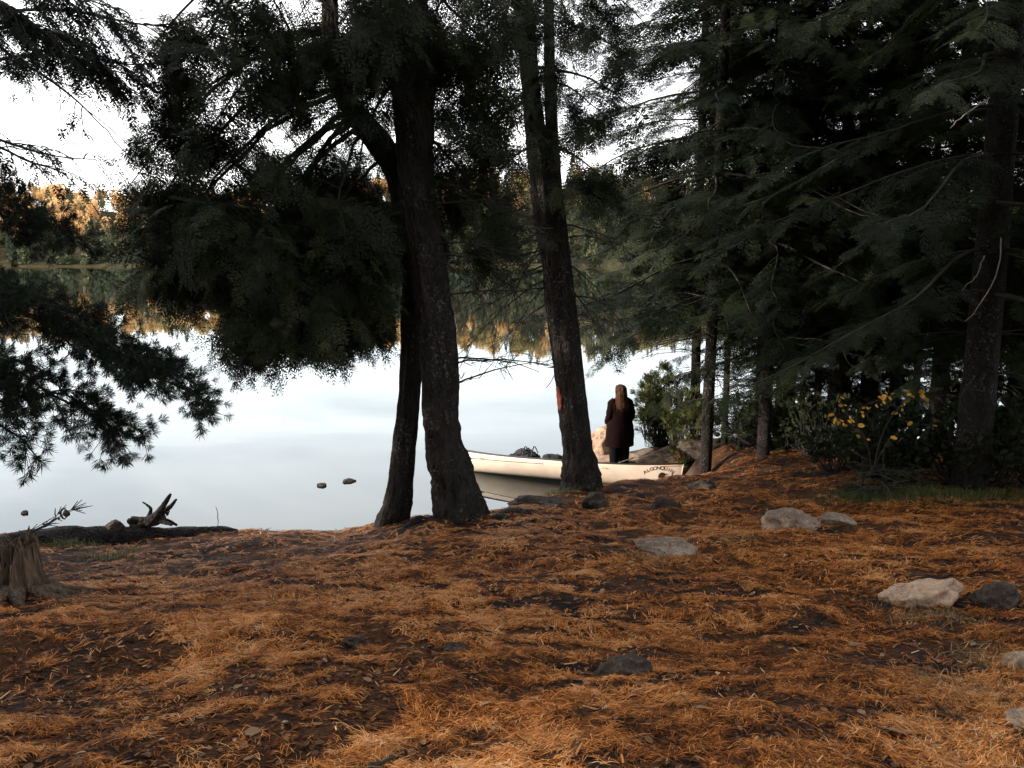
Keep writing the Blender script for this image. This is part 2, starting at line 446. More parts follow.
# ------------------------------------------------------------------ terrain
COLX = np.array([-40.0, -6.0, -1.9, -0.6, 0.6, 1.6, 2.5, 3.05, 3.9, 6.0, 40.0])
PR = [
    [(-60, 5.0), (-6, 3.3), (2.3, 2.8), (5.6, 2.13), (7.4, 1.68), (8.4, 1.36), (9.6, 0.6), (11, 0.0), (13, -0.5), (18, -1.6), (30, -3)],
    [(-60, 5.0), (-6, 3.3), (2.3, 2.785), (3.6, 2.51), (4.5, 2.36), (5.6, 2.13), (7.4, 1.68), (8.4, 1.36), (9.5, 0.6), (11, 0.0), (13, -0.5), (18, -1.6), (30, -3)],
    [(-60, 5.0), (-6, 3.3), (2.3, 2.785), (3.6, 2.5), (4.5, 2.34), (5.6, 2.12), (7.4, 1.69), (8.4, 1.38), (9.5, 0.6), (11, 0.0), (13, -0.5), (18, -1.6), (30, -3)],
    [(-60, 5.0), (-6, 3.3), (2.3, 2.785), (3.6, 2.51), (4.5, 2.36), (5.6, 2.17), (7.4, 1.83), (8.3, 1.56), (9.6, 0.8), (11.2, 0.1), (12.5, -0.1), (14, -0.4), (18, -1.6), (30, -3)],
    [(-60, 5.0), (-6, 3.3), (2.3, 2.785), (3.6, 2.51), (4.5, 2.36), (5.6, 2.19), (7.4, 1.86), (9.3, 1.58), (10.1, 1.2), (11.3, 0.45), (12.6, 0.12), (13.8, -0.06), (15, -0.4), (18, -1.5), (30, -3)],
    [(-60, 5.0), (-6, 3.3), (2.3, 2.79), (4.5, 2.36), (5.6, 2.19), (7.4, 1.88), (9.5, 1.58), (10.4, 1.4), (11.4, 0.8), (12.6, 0.2), (14, 0.0), (15, 0.0), (16, 0.12), (17, -0.1), (19, -1.2), (30, -3)],
    [(-60, 5.0), (-6, 3.3), (2.3, 2.79), (4.5, 2.37), (7.4, 1.9), (10.4, 1.45), (11.8, 0.95), (13, 0.3), (14, 0.1), (15, 0.1), (15.8, 0.28), (17, 0.2), (18.5, -0.6), (22, -1.6), (30, -3)],
    [(-60, 5.0), (-6, 3.3), (2.3, 2.8), (4.5, 2.38), (7.4, 1.92), (10.4, 1.48), (12, 1.05), (13.4, 0.45), (14.2, 0.2), (15, 0.3), (16, 0.5), (17.3, 0.2), (18.8, -0.6), (22, -1.6), (30, -3)],
    [(-60, 5.0), (-6, 3.3), (2.3, 2.8), (4.5, 2.38), (7.4, 1.95), (10.4, 1.55), (13, 1.1), (15, 0.9), (16.5, 0.5), (18.3, 0.0), (20, -0.8), (24, -2), (30, -3)],
    [(-60, 5.0), (-6, 3.3), (2.3, 2.8), (4.5, 2.4), (7.4, 1.98), (10.4, 1.6), (13, 1.15), (15, 0.9), (17, 0.4), (18.5, 0.0), (20, -0.8), (24, -2), (30, -3)],
    [(-60, 5.0), (-6, 3.4), (2.3, 2.9), (4.5, 2.6), (7.4, 2.1), (10.4, 1.7), (13, 1.25), (16, 0.9), (19, 0.5), (21, 0.0), (23, -0.8), (26, -2), (30, -3)],
]


def base_h(x, y):
    x = np.asarray(x, float); y = np.asarray(y, float)
    cols = [np.interp(y, [p[0] for p in pr], [p[1] for p in pr]) for pr in PR]
    i = np.clip(np.searchsorted(COLX, x) - 1, 0, len(COLX) - 2)
    t = np.clip((x - COLX[i]) / (COLX[i + 1] - COLX[i]), 0, 1)
    t = t * t * (3 - 2 * t)
    S = np.stack(cols)
    idx = np.arange(x.size).reshape(x.shape) if x.ndim else 0
    Sf = S.reshape(len(cols), -1)
    a = Sf[i.ravel(), np.arange(x.size)].reshape(x.shape); b = Sf[(i + 1).ravel(), np.arange(x.size)].reshape(x.shape)
    return a * (1 - t) + b * t


def gh(x, y):
    x = np.atleast_1d(np.asarray(x, float)); y = np.atleast_1d(np.asarray(y, float))
    h = 0
    for dy_, wt in ((-0.35, 0.25), (0, 0.5), (0.35, 0.25)):
        h = h + wt * base_h(x, y + dy_)
    land = np.clip((h + 0.1) / 0.8, 0, 1)
    near = np.exp(-((np.abs(x) / 22) ** 4)) * np.exp(-(((y - 8) / 20) ** 4))
    n = 0.055 * fbm(x * 1.3, y * 1.3, 0, 3, 2) + 0.022 * fbm(x * 4.5, y * 4.5, 0, 5, 2) + 0.008 * vnoise(x * 15, y * 15, 0, 9)
    # mounds round the trunk feet
    for (mx_, my_, s_, a_) in MOUNDS:
        h = h + a_ * np.exp(-((x - mx_) ** 2 + (y - my_) ** 2) / (2 * s_ * s_))
    return h + n * (0.25 + 0.75 * land) * near


MOUNDS = []
g1 = float(0)
b_main = at(460, 527, 7.5); b_left = at(391, 522, 7.8); b_mid = at(584, 487, 9.5)
MOUNDS += [(b_main[0], b_main[1], 0.5, 0.06), (b_left[0], b_left[1], 0.4, 0.05), (b_mid[0], b_mid[1] - 0.1, 0.5, 0.07)]


def gz(x, y): return float(gh(x, y)[0])


def axis(lo, hi, step, far_lo, far_hi, grow=1.25):
    a = list(np.arange(lo, hi + 1e-6, step)); s = step
    while a[-1] < far_hi: s *= grow; a.append(a[-1] + s)
    s = step
    while a[0] > far_lo: s *= grow; a.insert(0, a[0] - s)
    return np.array(a)


gx = axis(-7.5, 9.5, 0.05, -900, 900); gy = axis(1.2, 17.5, 0.05, -700, 1500)
XX, YY = np.meshgrid(gx, gy)
ZZ = gh(XX.ravel(), YY.ravel()).reshape(XX.shape)
nx, ny = len(gx), len(gy)
ii = (np.arange(ny - 1)[:, None] * nx + np.arange(nx - 1)[None, :])
quads = np.stack([ii, ii + 1, ii + nx + 1, ii + nx], -1).reshape(-1, 4)
mb = MB(); mb.add(np.stack([XX.ravel(), YY.ravel(), ZZ.ravel()], -1), quads)
tag(mb.build("ground", M["ground"], smooth=True), "forest floor sloping to the lake, orange pine needles over dark soil", "ground", kind="structure")

# lake surface
lx = axis(-30, 30, 1.0, -1500, 1500, 1.3); ly = axis(6, 60, 1.0, -5, 760, 1.3)
ly = ly[ly > 5]
XX, YY = np.meshgrid(lx, ly)
nx, ny = len(lx), len(ly)
ii = (np.arange(ny - 1)[:, None] * nx + np.arange(nx - 1)[None, :])
mb = MB(); mb.add(np.stack([XX.ravel(), YY.ravel(), 0 * XX.ravel()], -1), np.stack([ii, ii + 1, ii + nx + 1, ii + nx], -1).reshape(-1, 4))
tag(mb.build("lake", M["water"], smooth=True), "still pale lake mirroring the sky and the far autumn shore", "lake", kind="structure")


# ------------------------------------------------------------------ fronds
def diamond(b, t, wd, nrm=(0, 0, 1)):
    b = np.asarray(b, float); t = np.asarray(t, float)
    d = t - b
    s = np.cross(nrm, d); s /= np.linalg.norm(s) + 1e-9
    m = b + d * 0.45
    return [b, m + s * wd / 2, t, m - s * wd / 2]


def frond1(r, n=7, ang=50, ratio=0.42, droop=0.12, wd=0.24, zj=0.05):
    V = []
    for i in range(n):
        t = (i + 0.6) / n
        L = ratio * (0.55 + 0.6 * math.sin(PI * min(1, t * 0.8 + 0.15))) * (1 - 0.45 * t) * r.uniform(0.75, 1.15)
        for s in (-1, 1):
            a = math.radians(ang * r.uniform(0.75, 1.2)) * s
            b = np.array([t + r.uniform(-.03, .03), 0, 0]); e = b + L * np.array([math.cos(a), math.sin(a), r.uniform(-zj, zj) * 2])
            V += diamond(b, e, L * wd * r.uniform(0.8, 1.3))
    V += diamond((0.85, 0, 0), (1.12, 0, 0), 0.05)
    V += diamond((0.0, 0, 0), (1.0, 0, 0.002), 0.02)
    V = np.array(V); V[:, 2] -= droop * V[:, 0] ** 2
    return V, np.arange(len(V)).reshape(-1, 4)


def frond2(r, n=5, ang=48, ratio=0.5, droop=0.15, sub=5, wd=0.26):
    VV = []
    for i in range(n + 1):
        t = (i + 0.5) / n if i < n else 0.78
        L = ratio * (1 - 0.5 * t) * r.uniform(0.8, 1.15)
        for s in ((-1, 1) if i < n else (0,)):
            a = math.radians(ang * r.uniform(0.8, 1.15)) * s
            v, _ = frond1(r, sub, 48, 0.42, 0.08, wd)
            R_ = np.array([[math.cos(a), -math.sin(a), 0], [math.sin(a), math.cos(a), 0], [0, 0, 1]])
            v = v * L @ R_.T + np.array([t, 0, 0]); v[:, 2] += r.uniform(-0.03, 0.03) * (v[:, 0] - t + abs(v[:, 1]))
            VV.append(v)
    VV.append(np.array(diamond((0, 0, 0), (1, 0, 0), 0.018)))
    V = np.concatenate(VV); V[:, 2] -= droop * V[:, 0] ** 2
    return V, np.arange(len(V)).reshape(-1, 4)


def tuft(r, n=58, L=1.0, wd=0.062, spread=1.15):
    """pine needle brush pointing along +X"""
    V = []
    for i in range(n):
        a = r.uniform(0, 2 * PI); p = spread * math.sqrt(r.random())
        d = np.array([math.cos(p), math.sin(p) * math.cos(a), math.sin(p) * math.sin(a)])
        b = np.array([r.uniform(-0.5, 0.25), 0, 0])
        V += diamond(b, b + d * L * r.uniform(0.7, 1.1), wd, (r.uniform(-1, 1), r.uniform(-1, 1), 1))
    return np.array(V), np.arange(len(V)).reshape(-1, 4)


TR = random.Random(5)
CEDAR = [frond2(TR, 4, 34, 0.52, 0.35, 5, 0.24) for _ in range(7)]
BUSHY = [frond1(TR, 6, 38, 0.5, 0.22, 0.26, 0.08) for _ in range(6)]
FIR2 = [frond2(TR, 5, 50, 0.5, 0.15, 5, 0.3) for _ in range(6)]
FIR1 = [frond1(TR, 8, 52, 0.34, 0.1, 0.3) for _ in range(6)]
PINE = [tuft(TR) for _ in range(6)]


def place(mb, temps, P, D, S, U=None, tint=None, mat=0, roll=0.5):
    """copies of templates: position P, axis D, scale S; up hint U"""
    P = np.asarray(P, float).reshape(-1, 3); D = np.asarray(D, float).reshape(-1, 3); n = len(P)
    if n == 0: return
    S = np.broadcast_to(np.asarray(S, float), (n,))
    D = D / (np.linalg.norm(D, axis=1)[:, None] + 1e-9)
    U = np.broadcast_to(np.array([0, 0, 1.0]) if U is None else np.asarray(U, float), (n, 3)) + rng.normal(0, roll, (n, 3)) * 0.6
    Yv = np.cross(U, D); Yv /= np.linalg.norm(Yv, axis=1)[:, None] + 1e-9
    Zv = np.cross(D, Yv)
    Rm = np.stack([D, Yv, Zv], -1) * S[:, None, None]
    tint = rng.random(n) if tint is None else np.broadcast_to(np.asarray(tint, float), (n,))
    k = rng.integers(0, len(temps), n)
    for j, (tv, tf) in enumerate(temps):
        s = np.where(k == j)[0]
        if len(s) == 0: continue
        V = np.einsum("nij,vj->nvi", Rm[s], tv) + P[s][:, None, :]
        Fq = (np.arange(len(s))[:, None, None] * len(tv) + tf[None]).reshape(-1, tf.shape[1])
        mb.add(V.reshape(-1, 3), Fq, np.repeat(tint[s], len(tv)), mat)


def unit(v): return np.asarray(v, float) / (np.linalg.norm(v) + 1e-9)


# ------------------------------------------------------------------ trunks
def trunk_mesh(mb, P, r, n=None, sides=44, ridge=0.1, seed=0, flare=None, sink=0.12):
    """P control points bottom->top, r radii; flare (list of (angle, amount)) adds root buttresses"""
    P = np.asarray(P, float); P = np.vstack([P[0] - np.array([0, 0, sink]), P]); r = np.concatenate([[r[0] * 1.08], r])
    L = np.sum(np.linalg.norm(np.diff(P, axis=0), axis=1))
    n = n or max(10, int(L / 0.07))
    # resample with both
    PP = smooth_path(np.hstack([P, np.asarray(r)[:, None]]), n)
    Z0 = P[1][2]

    def rad_i(th, t):
        z = t * L
        m = 1 + ridge * vnoise(np.cos(th) * 4.0 + seed, np.sin(th) * 4.0, np.full_like(th, z * 1.6), seed) + ridge * 0.55 * vnoise(np.cos(th) * 9, np.sin(th) * 9 + seed, np.full_like(th, z * 4.5), seed + 3) + ridge * 0.3 * vnoise(np.cos(th) * 14, np.sin(th) * 14 + seed, np.full_like(th, z * 11), seed + 5)
        m = m + 0.05 * vnoise(np.full_like(th, z * 2.2), th * 0 + seed, 0, seed + 8)
        if flare:
            hgt = max(0.0, z - sink)
            for (a, am, fall) in flare:
                dd = np.angle(np.exp(1j * (th - a)))
                m = m + am * np.exp(-(dd / 0.42) ** 2) * math.exp(-hgt / fall)
        return m

    v, f = tube(PP[:, :3], PP[:, 3], sides, rad_i)
    mb.add(v, f)
    return PP


def limb(mb, a, b, r0, r1, sag=0.0, n=9, sides=6, jit=0.04):
    a = np.asarray(a, float); b = np.asarray(b, float)
    t = np.linspace(0, 1, n)[:, None]
    P = a * (1 - t) + b * t
    P[:, 2] += (-sag * 4 * t * (1 - t))[:, 0]
    L = np.linalg.norm(b - a)
    P[1:-1] += rng.normal(0, jit * L / 3, (n - 2, 3)) * 0.5
    v, f = tube(P, np.linspace(r0, r1, n), sides)
    mb.add(v, f)
    return P


def sub_twigs(mb, P, r=0.006, count=6, length=0.5, droop=0.2, up=0.0):
    """bare side twigs on a limb path"""
    n = len(P)
    A, B = [], []
    for k in range(count):
        i = rnd.randint(max(1, n // 5), n - 1)
        d = unit(P[i] - P[i - 1]); s = unit(np.cross(d, [0, 0, 1])) * rnd.choice((-1, 1))
        L = length * rnd.uniform(0.4, 1)
        e = P[i] + (d * 0.75 + s * rnd.uniform(0.4, 0.9) + np.array([0, 0, rnd.uniform(-droop, up)])) * L
        m = (P[i] + e) / 2 + rng.normal(0, 0.05, 3) * L
        A += [P[i], m]; B += [m, e]
        for q in range(2):
            e2 = m + (unit(e - m) + rng.normal(0, 0.45, 3)) * L * 0.4
            A.append(m); B.append(e2)
    v, f = tubes_fast(A, B, np.full(len(A), r), np.full(len(A), r * 0.55))
    mb.add(v, f)


def blob_crown(leaf, wood, trunk, blobs, temps=CEDAR, size=(0.17, 0.38), per=6, droop=0.55, limb_r=0.022, flat=False, tint_hi=0.06, twigs=True, THR=0.1):
    """foliage gathered in clumps inside ellipsoids; each ellipsoid hangs on its own limb from the trunk path"""
    for (c, rad, n) in blobs:
        c = np.asarray(c, float); rad = np.asarray(rad, float)
        k = np.argmin(np.linalg.norm(trunk[:, :3] - (c + np.array([0, 0, 0.35 + 0.42 * np.linalg.norm(c[:2] - trunk[len(trunk) // 2, :2])])), axis=1))
        a = trunk[k, :3]
        out = unit(np.array([c[0] - a[0], c[1] - a[1], 0.0]))
        tip = c + out * rad[:2].max() * 0.75 - np.array([0, 0, rad[2] * 0.35])
        Lp = limb(wood, a, tip, limb_r * (0.6 + 0.25 * np.linalg.norm(tip - a)), 0.004, sag=-0.12 * np.linalg.norm(tip - a) + 0.0, n=12)
        # clump points
        u = rng.normal(0, 1, (n, 3)); u /= np.linalg.norm(u, axis=1)[:, None]
        u *= (rng.random((n, 1)) ** 0.45)
        pts = c + u * rad
        pts += 0.12 * rad.mean() * np.stack([vnoise(pts[:, 0] * 3, pts[:, 1] * 3, pts[:, 2] * 3, s) for s in (1, 2, 3)], -1)
        # keep clumpy: drop points where a noise is low
        keep = fbm(pts[:, 0] * 2.4, pts[:, 1] * 2.4, pts[:, 2] * 4.2, 17, 2) > THR
        pts = pts[keep]
        n2 = len(pts)
        dist = np.linalg.norm(pts[:, None, :] - Lp[None, 2:, :], axis=2)
        q = Lp[2:][np.argmin(dist, 1)]
        if twigs and n2:
            mid = (q + pts) / 2 + rng.normal(0, 0.04, (n2, 3)) + np.array([0, 0, 0.05])
            v, f = tubes_fast(np.vstack([q, mid]), np.vstack([mid, pts]), np.full(2 * n2, 0.0055), np.full(2 * n2, 0.0035)); wood.add(v, f)
        ow = unit_rows(np.stack([pts[:, 0] - a[0], pts[:, 1] - a[1], 0 * pts[:, 0]], -1)) * 0.5 + unit_rows(pts - q) * 0.6
        P = np.repeat(pts, per, 0) + rng.normal(0, 0.035, (n2 * per, 3))
        D = np.repeat(ow, per, 0) + rng.normal(0, 0.62, (n2 * per, 3)) * (np.array([1, 1, 0.35]) if flat else 1)
        D[:, 2] -= droop * rng.random(n2 * per) * 1.6
        S = rng.uniform(size[0], size[1], n2 * per) * np.repeat(rng.uniform(.6, 1.4, n2), per)
        tn = np.clip(np.repeat(rng.random(n2) * 0.55, per) + rng.random(n2 * per) * 0.3 + tint_hi, 0, 1)
        place(leaf, temps, P, D, S, tint=tn, roll=0.35 if flat else 0.9)


def unit_rows(a): return a / (np.linalg.norm(a, axis=1)[:, None] + 1e-9)


def px_blob(px, py, Y, rx, ry, dep, n):
    k = Y / F
    return (at(px, py, Y), (rx * k, dep, ry * k), n)


# ------------------------------------------------------------------ conifers with layered sprays
def conifer(leaf, wood, base, top, r0, h0, R0, nb, seed, frond=(0.34, 0.62), droop=0.25, pw=0.85, dead=8, temps=FIR2, az=None, tint0=0.0, lean_path=None, step=0.2):
    rr = random.Random(seed)
    base = np.asarray(base, float); top = np.asarray(top, float)
    Pt = lean_path if lean_path is not None else [base, base * 0.65 + top * 0.35 + np.array([rr.uniform(-.06, .06), rr.uniform(-.06, .06), 0]), base * 0.3 + top * 0.7, top]
    Hh = top[2] - base[2]
    rad = np.interp(np.linspace(0, 1, len(Pt)), [0, 0.1, 1], [r0 * 1.12, r0, 0.012])
    tp = trunk_mesh(wood[0], Pt, list(rad), sides=14, ridge=0.06, seed=seed, flare=[(rr.uniform(0, 6), 0.5, 0.1) for _ in range(3)], n=max(14, int(Hh / 0.3)))
    brs = []
    for k in range(nb):
        u = (k + rr.random()) / nb
        h = h0 + (Hh - h0 - 0.25) * u ** 1.12
        i = np.argmin(np.abs(tp[:, 2] - (base[2] + h)))
        p = tp[i, :3].copy()
        if az is None: a = k * 2.399 + rr.uniform(-0.5, 0.5)
        else: a = az(rr)
        fr = (h - h0) / (Hh - h0)
        L = (R0 * (1 - fr) ** pw + 0.18) * rr.choice((.55, .75, .9, 1.0, 1.1)) * rr.uniform(0.9, 1.1)
        rise = 0.28 * fr
        d = np.array([math.cos(a), math.sin(a), 0])
        t = np.linspace(0, 1, 10)[:, None]
        B = p + d * L * t
        B[:, 2] += (L * (rise * t - droop * t ** 1.6 + 0.07 * t ** 4))[:, 0]
        side = np.array([-d[1], d[0], 0])
        B += side * (rr.uniform(-0.13, 0.13) * L * t ** 2 + 0.025 * L * np.sin(t * rr.uniform(4, 9) + rr.uniform(0, 6)))
        B[:, 2] += (0.035 * L * np.sin(t * rr.uniform(5, 11) + rr.uniform(0, 6)))[:, 0] * t[:, 0]
        v, f = tube(B, np.linspace(0.006 + 0.0055 * L, 0.0025, 10), 5, cap=False); wood[1].add(v, f)
        brs.append((B, d, side, L, fr))
    Ps, Ds, Ss, Ts, Us = [], [], [], [], []
    for (B, d, side, L, fr) in brs:
        m = max(4, int(L / step))
        tb = rr.random() * 0.45
        roll = side * rr.uniform(-0.3, 0.3)
        for j in range(m + 1):
            t = 0.16 + 0.84 * (j + 0.3 * rr.random()) / m
            t = min(t, 1.0)
            pos = np.array([np.interp(t * 9, range(10), B[:, q]) for q in range(3)])
            tan = unit(B[min(9, int(t * 9) + 1)] - B[max(0, int(t * 9) - 1)])
            sz = rr.uniform(*frond) * (0.55 + 0.6 * (1 - t)) * min(1, 0.55 + 0.3 * L)
            for s in (-1, 1):
                if rr.random() < .13: continue
                dd = tan * rr.uniform(0.3, 1.1) + side * s * rr.uniform(0.45, 1.2) + np.array([0, 0, rr.uniform(-0.6, 0.12)])
                Ps.append(pos); Ds.append(dd); Ss.append(sz * rr.uniform(0.55, 1.3)); Us.append(np.array([0, 0, 1]) + roll)
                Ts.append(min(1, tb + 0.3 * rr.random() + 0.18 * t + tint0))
        Ps.append(B[-1]); Ds.append(unit(B[-1] - B[-3])); Ss.append(rr.uniform(*frond) * 0.6); Ts.append(min(1, tb + 0.4 + tint0)); Us.append(np.array([0, 0, 1.0]))
    place(leaf, temps, Ps, Ds, Ss, U=np.array(Us), tint=np.array(Ts), roll=0.4)
    # dead lower twigs
    for k in range(dead):
        h = rr.uniform(min(0.6, h0 * 0.4), max(0.8, h0 * 1.15))
        i = np.argmin(np.abs(tp[:, 2] - (base[2] + h)))
        a = rr.uniform(0, 2 * PI); L = rr.uniform(0.4, 1.3)
        e = tp[i, :3] + np.array([math.cos(a) * L, math.sin(a) * L, rr.uniform(-0.35, 0.12) * L])
        P = limb(wood[1], tp[i, :3], e, 0.009, 0.003, sag=-0.05, n=7, sides=4)
        sub_twigs(wood[1], P, 0.004, 4, 0.35, 0.3)
    return tp


def tree(name, label, cat, base, group=None):
    return empty(name, base, label, cat, group)

# ================================================================== the trees on the bank
def px_path(pts):
    P = np.array([at(p[0], p[1], p[2]) for p in pts])
    r = np.array([p[3] * 0.5 * p[2] / F for p in pts])
    return P, r


# --- big cedar, right stem of the pair
root = tree("cedar_tree", "thick dark cedar trunk with flared foot, standing nearest the canoe's far left end", "tree", b_main, "cedars on the bank")
tm, br, lf = MB(), MB(), MB()
Y0 = 7.5
P, r = px_path([(461, 531, Y0, 62), (458, 505, Y0, 52), (452, 473, Y0, 42), (444, 443, Y0 - .02, 37), (440, 403, Y0 - .05, 36), (437, 330, Y0 - .08, 35), (427, 270, Y0 - .1, 36), (418, 200, Y0 - .12, 35), (415, 133, Y0 - .12, 35), (408, 67, Y0 - .1, 31), (397, 20, Y0 - .1, 24), (390, -80, Y0, 21), (384, -250, Y0, 18), (380, -500, Y0, 12), (378, -760, Y0, 3)])
tp = trunk_mesh(tm, P, r, seed=2, flare=[(3.4, 0.6, .16), (0.3, 0.35, .2), (4.9, .5, .14), (1.6, .4, .14), (5.7, .4, .12), (4.2, .35, .2)], n=210, ridge=0.16)
# second leader dividing off to the right
P2, r2 = px_path([(414, 140, Y0 - .1, 26), (424, 100, Y0 - .15, 22), (426, 60, Y0 - .2, 17), (420, 10, Y0 - .2, 13), (418, -120, Y0 - .2, 9), (425, -300, Y0 - .1, 3)])
trunk_mesh(tm, P2, r2, seed=4, sides=16, sink=0.0, n=40)
# surface roots
for (px, py, qx, qy, w_) in ((430, 526, 398, 545, .05), (490, 524, 545, 528, .05), (470, 533, 478, 560, .04), (485, 530, 520, 548, .045)):
    a = at(px, py, 7.4); e = at(qx, qy, 7.1 if qy > 530 else 7.5)
    K = [a] + [np.array([*(a[:2] * (1 - t) + e[:2] * t), 0]) for t in (0.35, 0.7, 1)]
    for q in K[1:]: q[2] = gz(q[0], q[1]) + 0.005
    K[-1][2] -= 0.05
    v, f = tube(smooth_path(K, 14), np.linspace(w_ * 1.3, w_ * 0.35, 14), 9); tm.add(v, f)
blobs = [px_blob(460, 200, 7.9, 60, 80, .7, 85), px_blob(490, 110, 7.7, 65, 80, .8, 62), px_blob(480, 20, 7.3, 85, 55, .9, 56), px_blob(372, 30, 7.0, 60, 60, .8, 70),
         px_blob(395, 255, 8.3, 60, 60, .35, 70), px_blob(360, 190, 8.4, 60, 60, .4, 60), px_blob(405, 60, 8.4, 60, 60, .4, 40), px_blob(350, 0, 7.6, 75, 45, .7, 90), px_blob(450, -5, 7.4, 75, 45, .7, 80), px_blob(408, 35, 6.95, 42, 45, .25, 46), px_blob(470, 60, 7.9, 60, 60, .7, 50)]
# crown above the frame
for k in range(16):
    zz = rnd.uniform(7.6, 12.5); a = rnd.uniform(0, 2 * PI); rr_ = (13.2 - zz) * 0.33
    blobs.append((np.array([b_main[0] - .6 + math.cos(a) * rr_, b_main[1] + math.sin(a) * rr_, zz]), (.9, .9, .5), 34))
blob_crown(lf, br, tp, blobs)
for q in range(10):
    k = rnd.randint(70, 120)
    a = rnd.uniform(-1.0, 1.0)
    e = tp[k, :3] + np.array([math.cos(a) * 1.1, math.sin(a) * .8, rnd.uniform(-.5, .3)])
    Pl = limb(br, tp[k, :3], e, 0.012, 0.003, -0.06); sub_twigs(br, Pl, 0.004, 6, .45, .3, .2)
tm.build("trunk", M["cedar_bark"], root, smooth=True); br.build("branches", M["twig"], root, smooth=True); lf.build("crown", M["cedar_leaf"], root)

# --- left stem of the pair
root = tree("cedar_tree", "slimmer trunk of the close cedar pair, low crown drooping over the water", "tree", b_left, "cedars on the bank")
tm, br, lf = MB(), MB(), MB()
Y1 = 7.8
P, r = px_path([(393, 524, Y1, 34), (397, 505, Y1, 29), (401, 480, Y1, 25), (405, 440, Y1, 23), (409, 400, Y1, 22), (413, 350, Y1 + .05, 23), (416, 290, Y1 + .1, 26), (412, 230, Y1 + .1, 28), (400, 178, Y1 + .05, 27), (378, 142, Y1 - .05, 24), (357, 116, Y1 - .1, 21), (340, 84, Y1 - .15, 19), (331, 45, Y1 - .1, 17), (330, 0, Y1, 15), (326, -80, Y1, 13), (322, -260, Y1, 10), (318, -480, Y1, 3)])
tp = trunk_mesh(tm, P, r, seed=7, flare=[(3.25, .85, .085), (0.1, .75, .09), (4.6, .5, .09), (1.5, .3, .1)], n=190, ridge=0.15)
blobs = [px_blob(250, 225, 7.4, 92, 62, .9, 240), px_blob(188, 228, 7.6, 44, 44, .7, 100), px_blob(202, 278, 7.4, 46, 36, .7, 105), px_blob(262, 285, 7.2, 90, 48, .8, 230), px_blob(340, 268, 7.5, 66, 55, .6, 180),
         px_blob(252, 330, 7.3, 26, 32, .35, 30), px_blob(228, 342, 7.4, 12, 24, .2, 9), px_blob(285, 342, 7.3, 12, 26, .2, 10), px_blob(365, 312, 7.4, 16, 20, .3, 12), px_blob(215, 322, 7.4, 26, 22, .4, 26), px_blob(345, 318, 7.3, 46, 24, .45, 55), px_blob(300, 325, 7.3, 36, 22, .4, 40),
         px_blob(200, 150, 7.5, 62, 40, .7, 105), px_blob(265, 130, 7.3, 72, 55, .8, 135), px_blob(325, 205, 8.2, 62, 60, .4, 90), px_blob(345, 225, 7.1, 50, 40, .3, 40), px_blob(245, 60, 7.2, 75, 50, .8, 90), px_blob(300, 20, 7.3, 70, 40, .7, 66), px_blob(180, 60, 7.6, 45, 50, .6, 48), px_blob(145, 190, 7.6, 22, 18, .3, 14), px_blob(350, 120, 7.1, 40, 60, .3, 38), px_blob(335, 40, 7.2, 45, 40, .4, 36)]
for k in range(12):
    zz = rnd.uniform(7.4, 10.8); a = rnd.uniform(0, 2 * PI); rr_ = (11.6 - zz) * 0.4
    blobs.append((np.array([b_left[0] - 1.2 + math.cos(a) * rr_, b_left[1] + math.sin(a) * rr_, zz]), (.9, .9, .5), 32))
blob_crown(lf, br, tp, blobs, droop=0.65)
tm.build("trunk", M["cedar_bark"], root, smooth=True); br.build("branches", M["twig"], root, smooth=True); lf.build("crown", M["cedar_leaf"], root)

# --- leaning forked trunk in front of the canoe
root = tree("cedar_tree", "leaning dark trunk with an orange scar, standing in front of the canoe", "tree", b_mid, "cedars on the bank")
tm, br, lf = MB(), MB(), MB()
Y2 = 9.5
P, r = px_path([(583, 488, Y2, 46), (581, 470, Y2, 38), (578, 452, Y2, 31), (574, 425, Y2, 27), (571, 400, Y2, 25), (566, 356, Y2, 27), (560, 306, Y2, 26), (554, 256, Y2, 25), (545, 200, Y2, 24), (534, 117, Y2, 20), (526, 33, Y2, 18), (520, -40, Y2, 17), (512, -220, Y2, 14), (505, -420, Y2, 3)])
tp = trunk_mesh(tm, P, r, seed=12, flare=[(0.0, .5, .14), (3.3, .25, .12), (4.8, .5, .1), (1.4, .3, .1), (5.6, .3, .1)], n=160, ridge=0.13)
P2, r2 = px_path([(582, 478, Y2 + .02, 26), (583, 440, Y2 + .02, 17), (580, 400, Y2 + .05, 14), (573, 330, Y2 + .05, 13), (564, 256, Y2 + .05, 13), (556, 190, Y2 + .05, 13), (551, 117, Y2, 12), (549, 33, Y2, 10), (548, -60, Y2, 9), (546, -260, Y2, 3)])
trunk_mesh(tm, P2, r2, seed=14, sides=16, n=100, sink=0.02)
blobs = [px_blob(585, 55, 9.3, 55, 60, .9, 52), px_blob(600, 110, 9.2, 40, 34, .7, 34), px_blob(575, 175, 9.3, 26, 44, .6, 30), px_blob(505, 160, 9.3, 46, 60, .8, 36), px_blob(500, 60, 9.3, 50, 55, .8, 36), px_blob(545, 20, 9.0, 60, 45, .8, 60), px_blob(500, 205, 9.3, 34, 24, .5, 20), px_blob(610, 20, 9.4, 40, 40, .7, 40), px_blob(540, -10, 9.1, 75, 45, .8, 80), px_blob(575, 110, 9.4, 36, 50, .6, 34)]
for k in range(12):
    zz = rnd.uniform(8.6, 12.5); a = rnd.uniform(0, 2 * PI); rr_ = (13 - zz) * 0.32
    blobs.append((np.array([b_mid[0] - .8 + math.cos(a) * rr_, b_mid[1] + math.sin(a) * rr_, zz]), (.9, .9, .5), 30))
blob_crown(lf, br, tp, blobs, droop=0.45, size=(.2, .36))
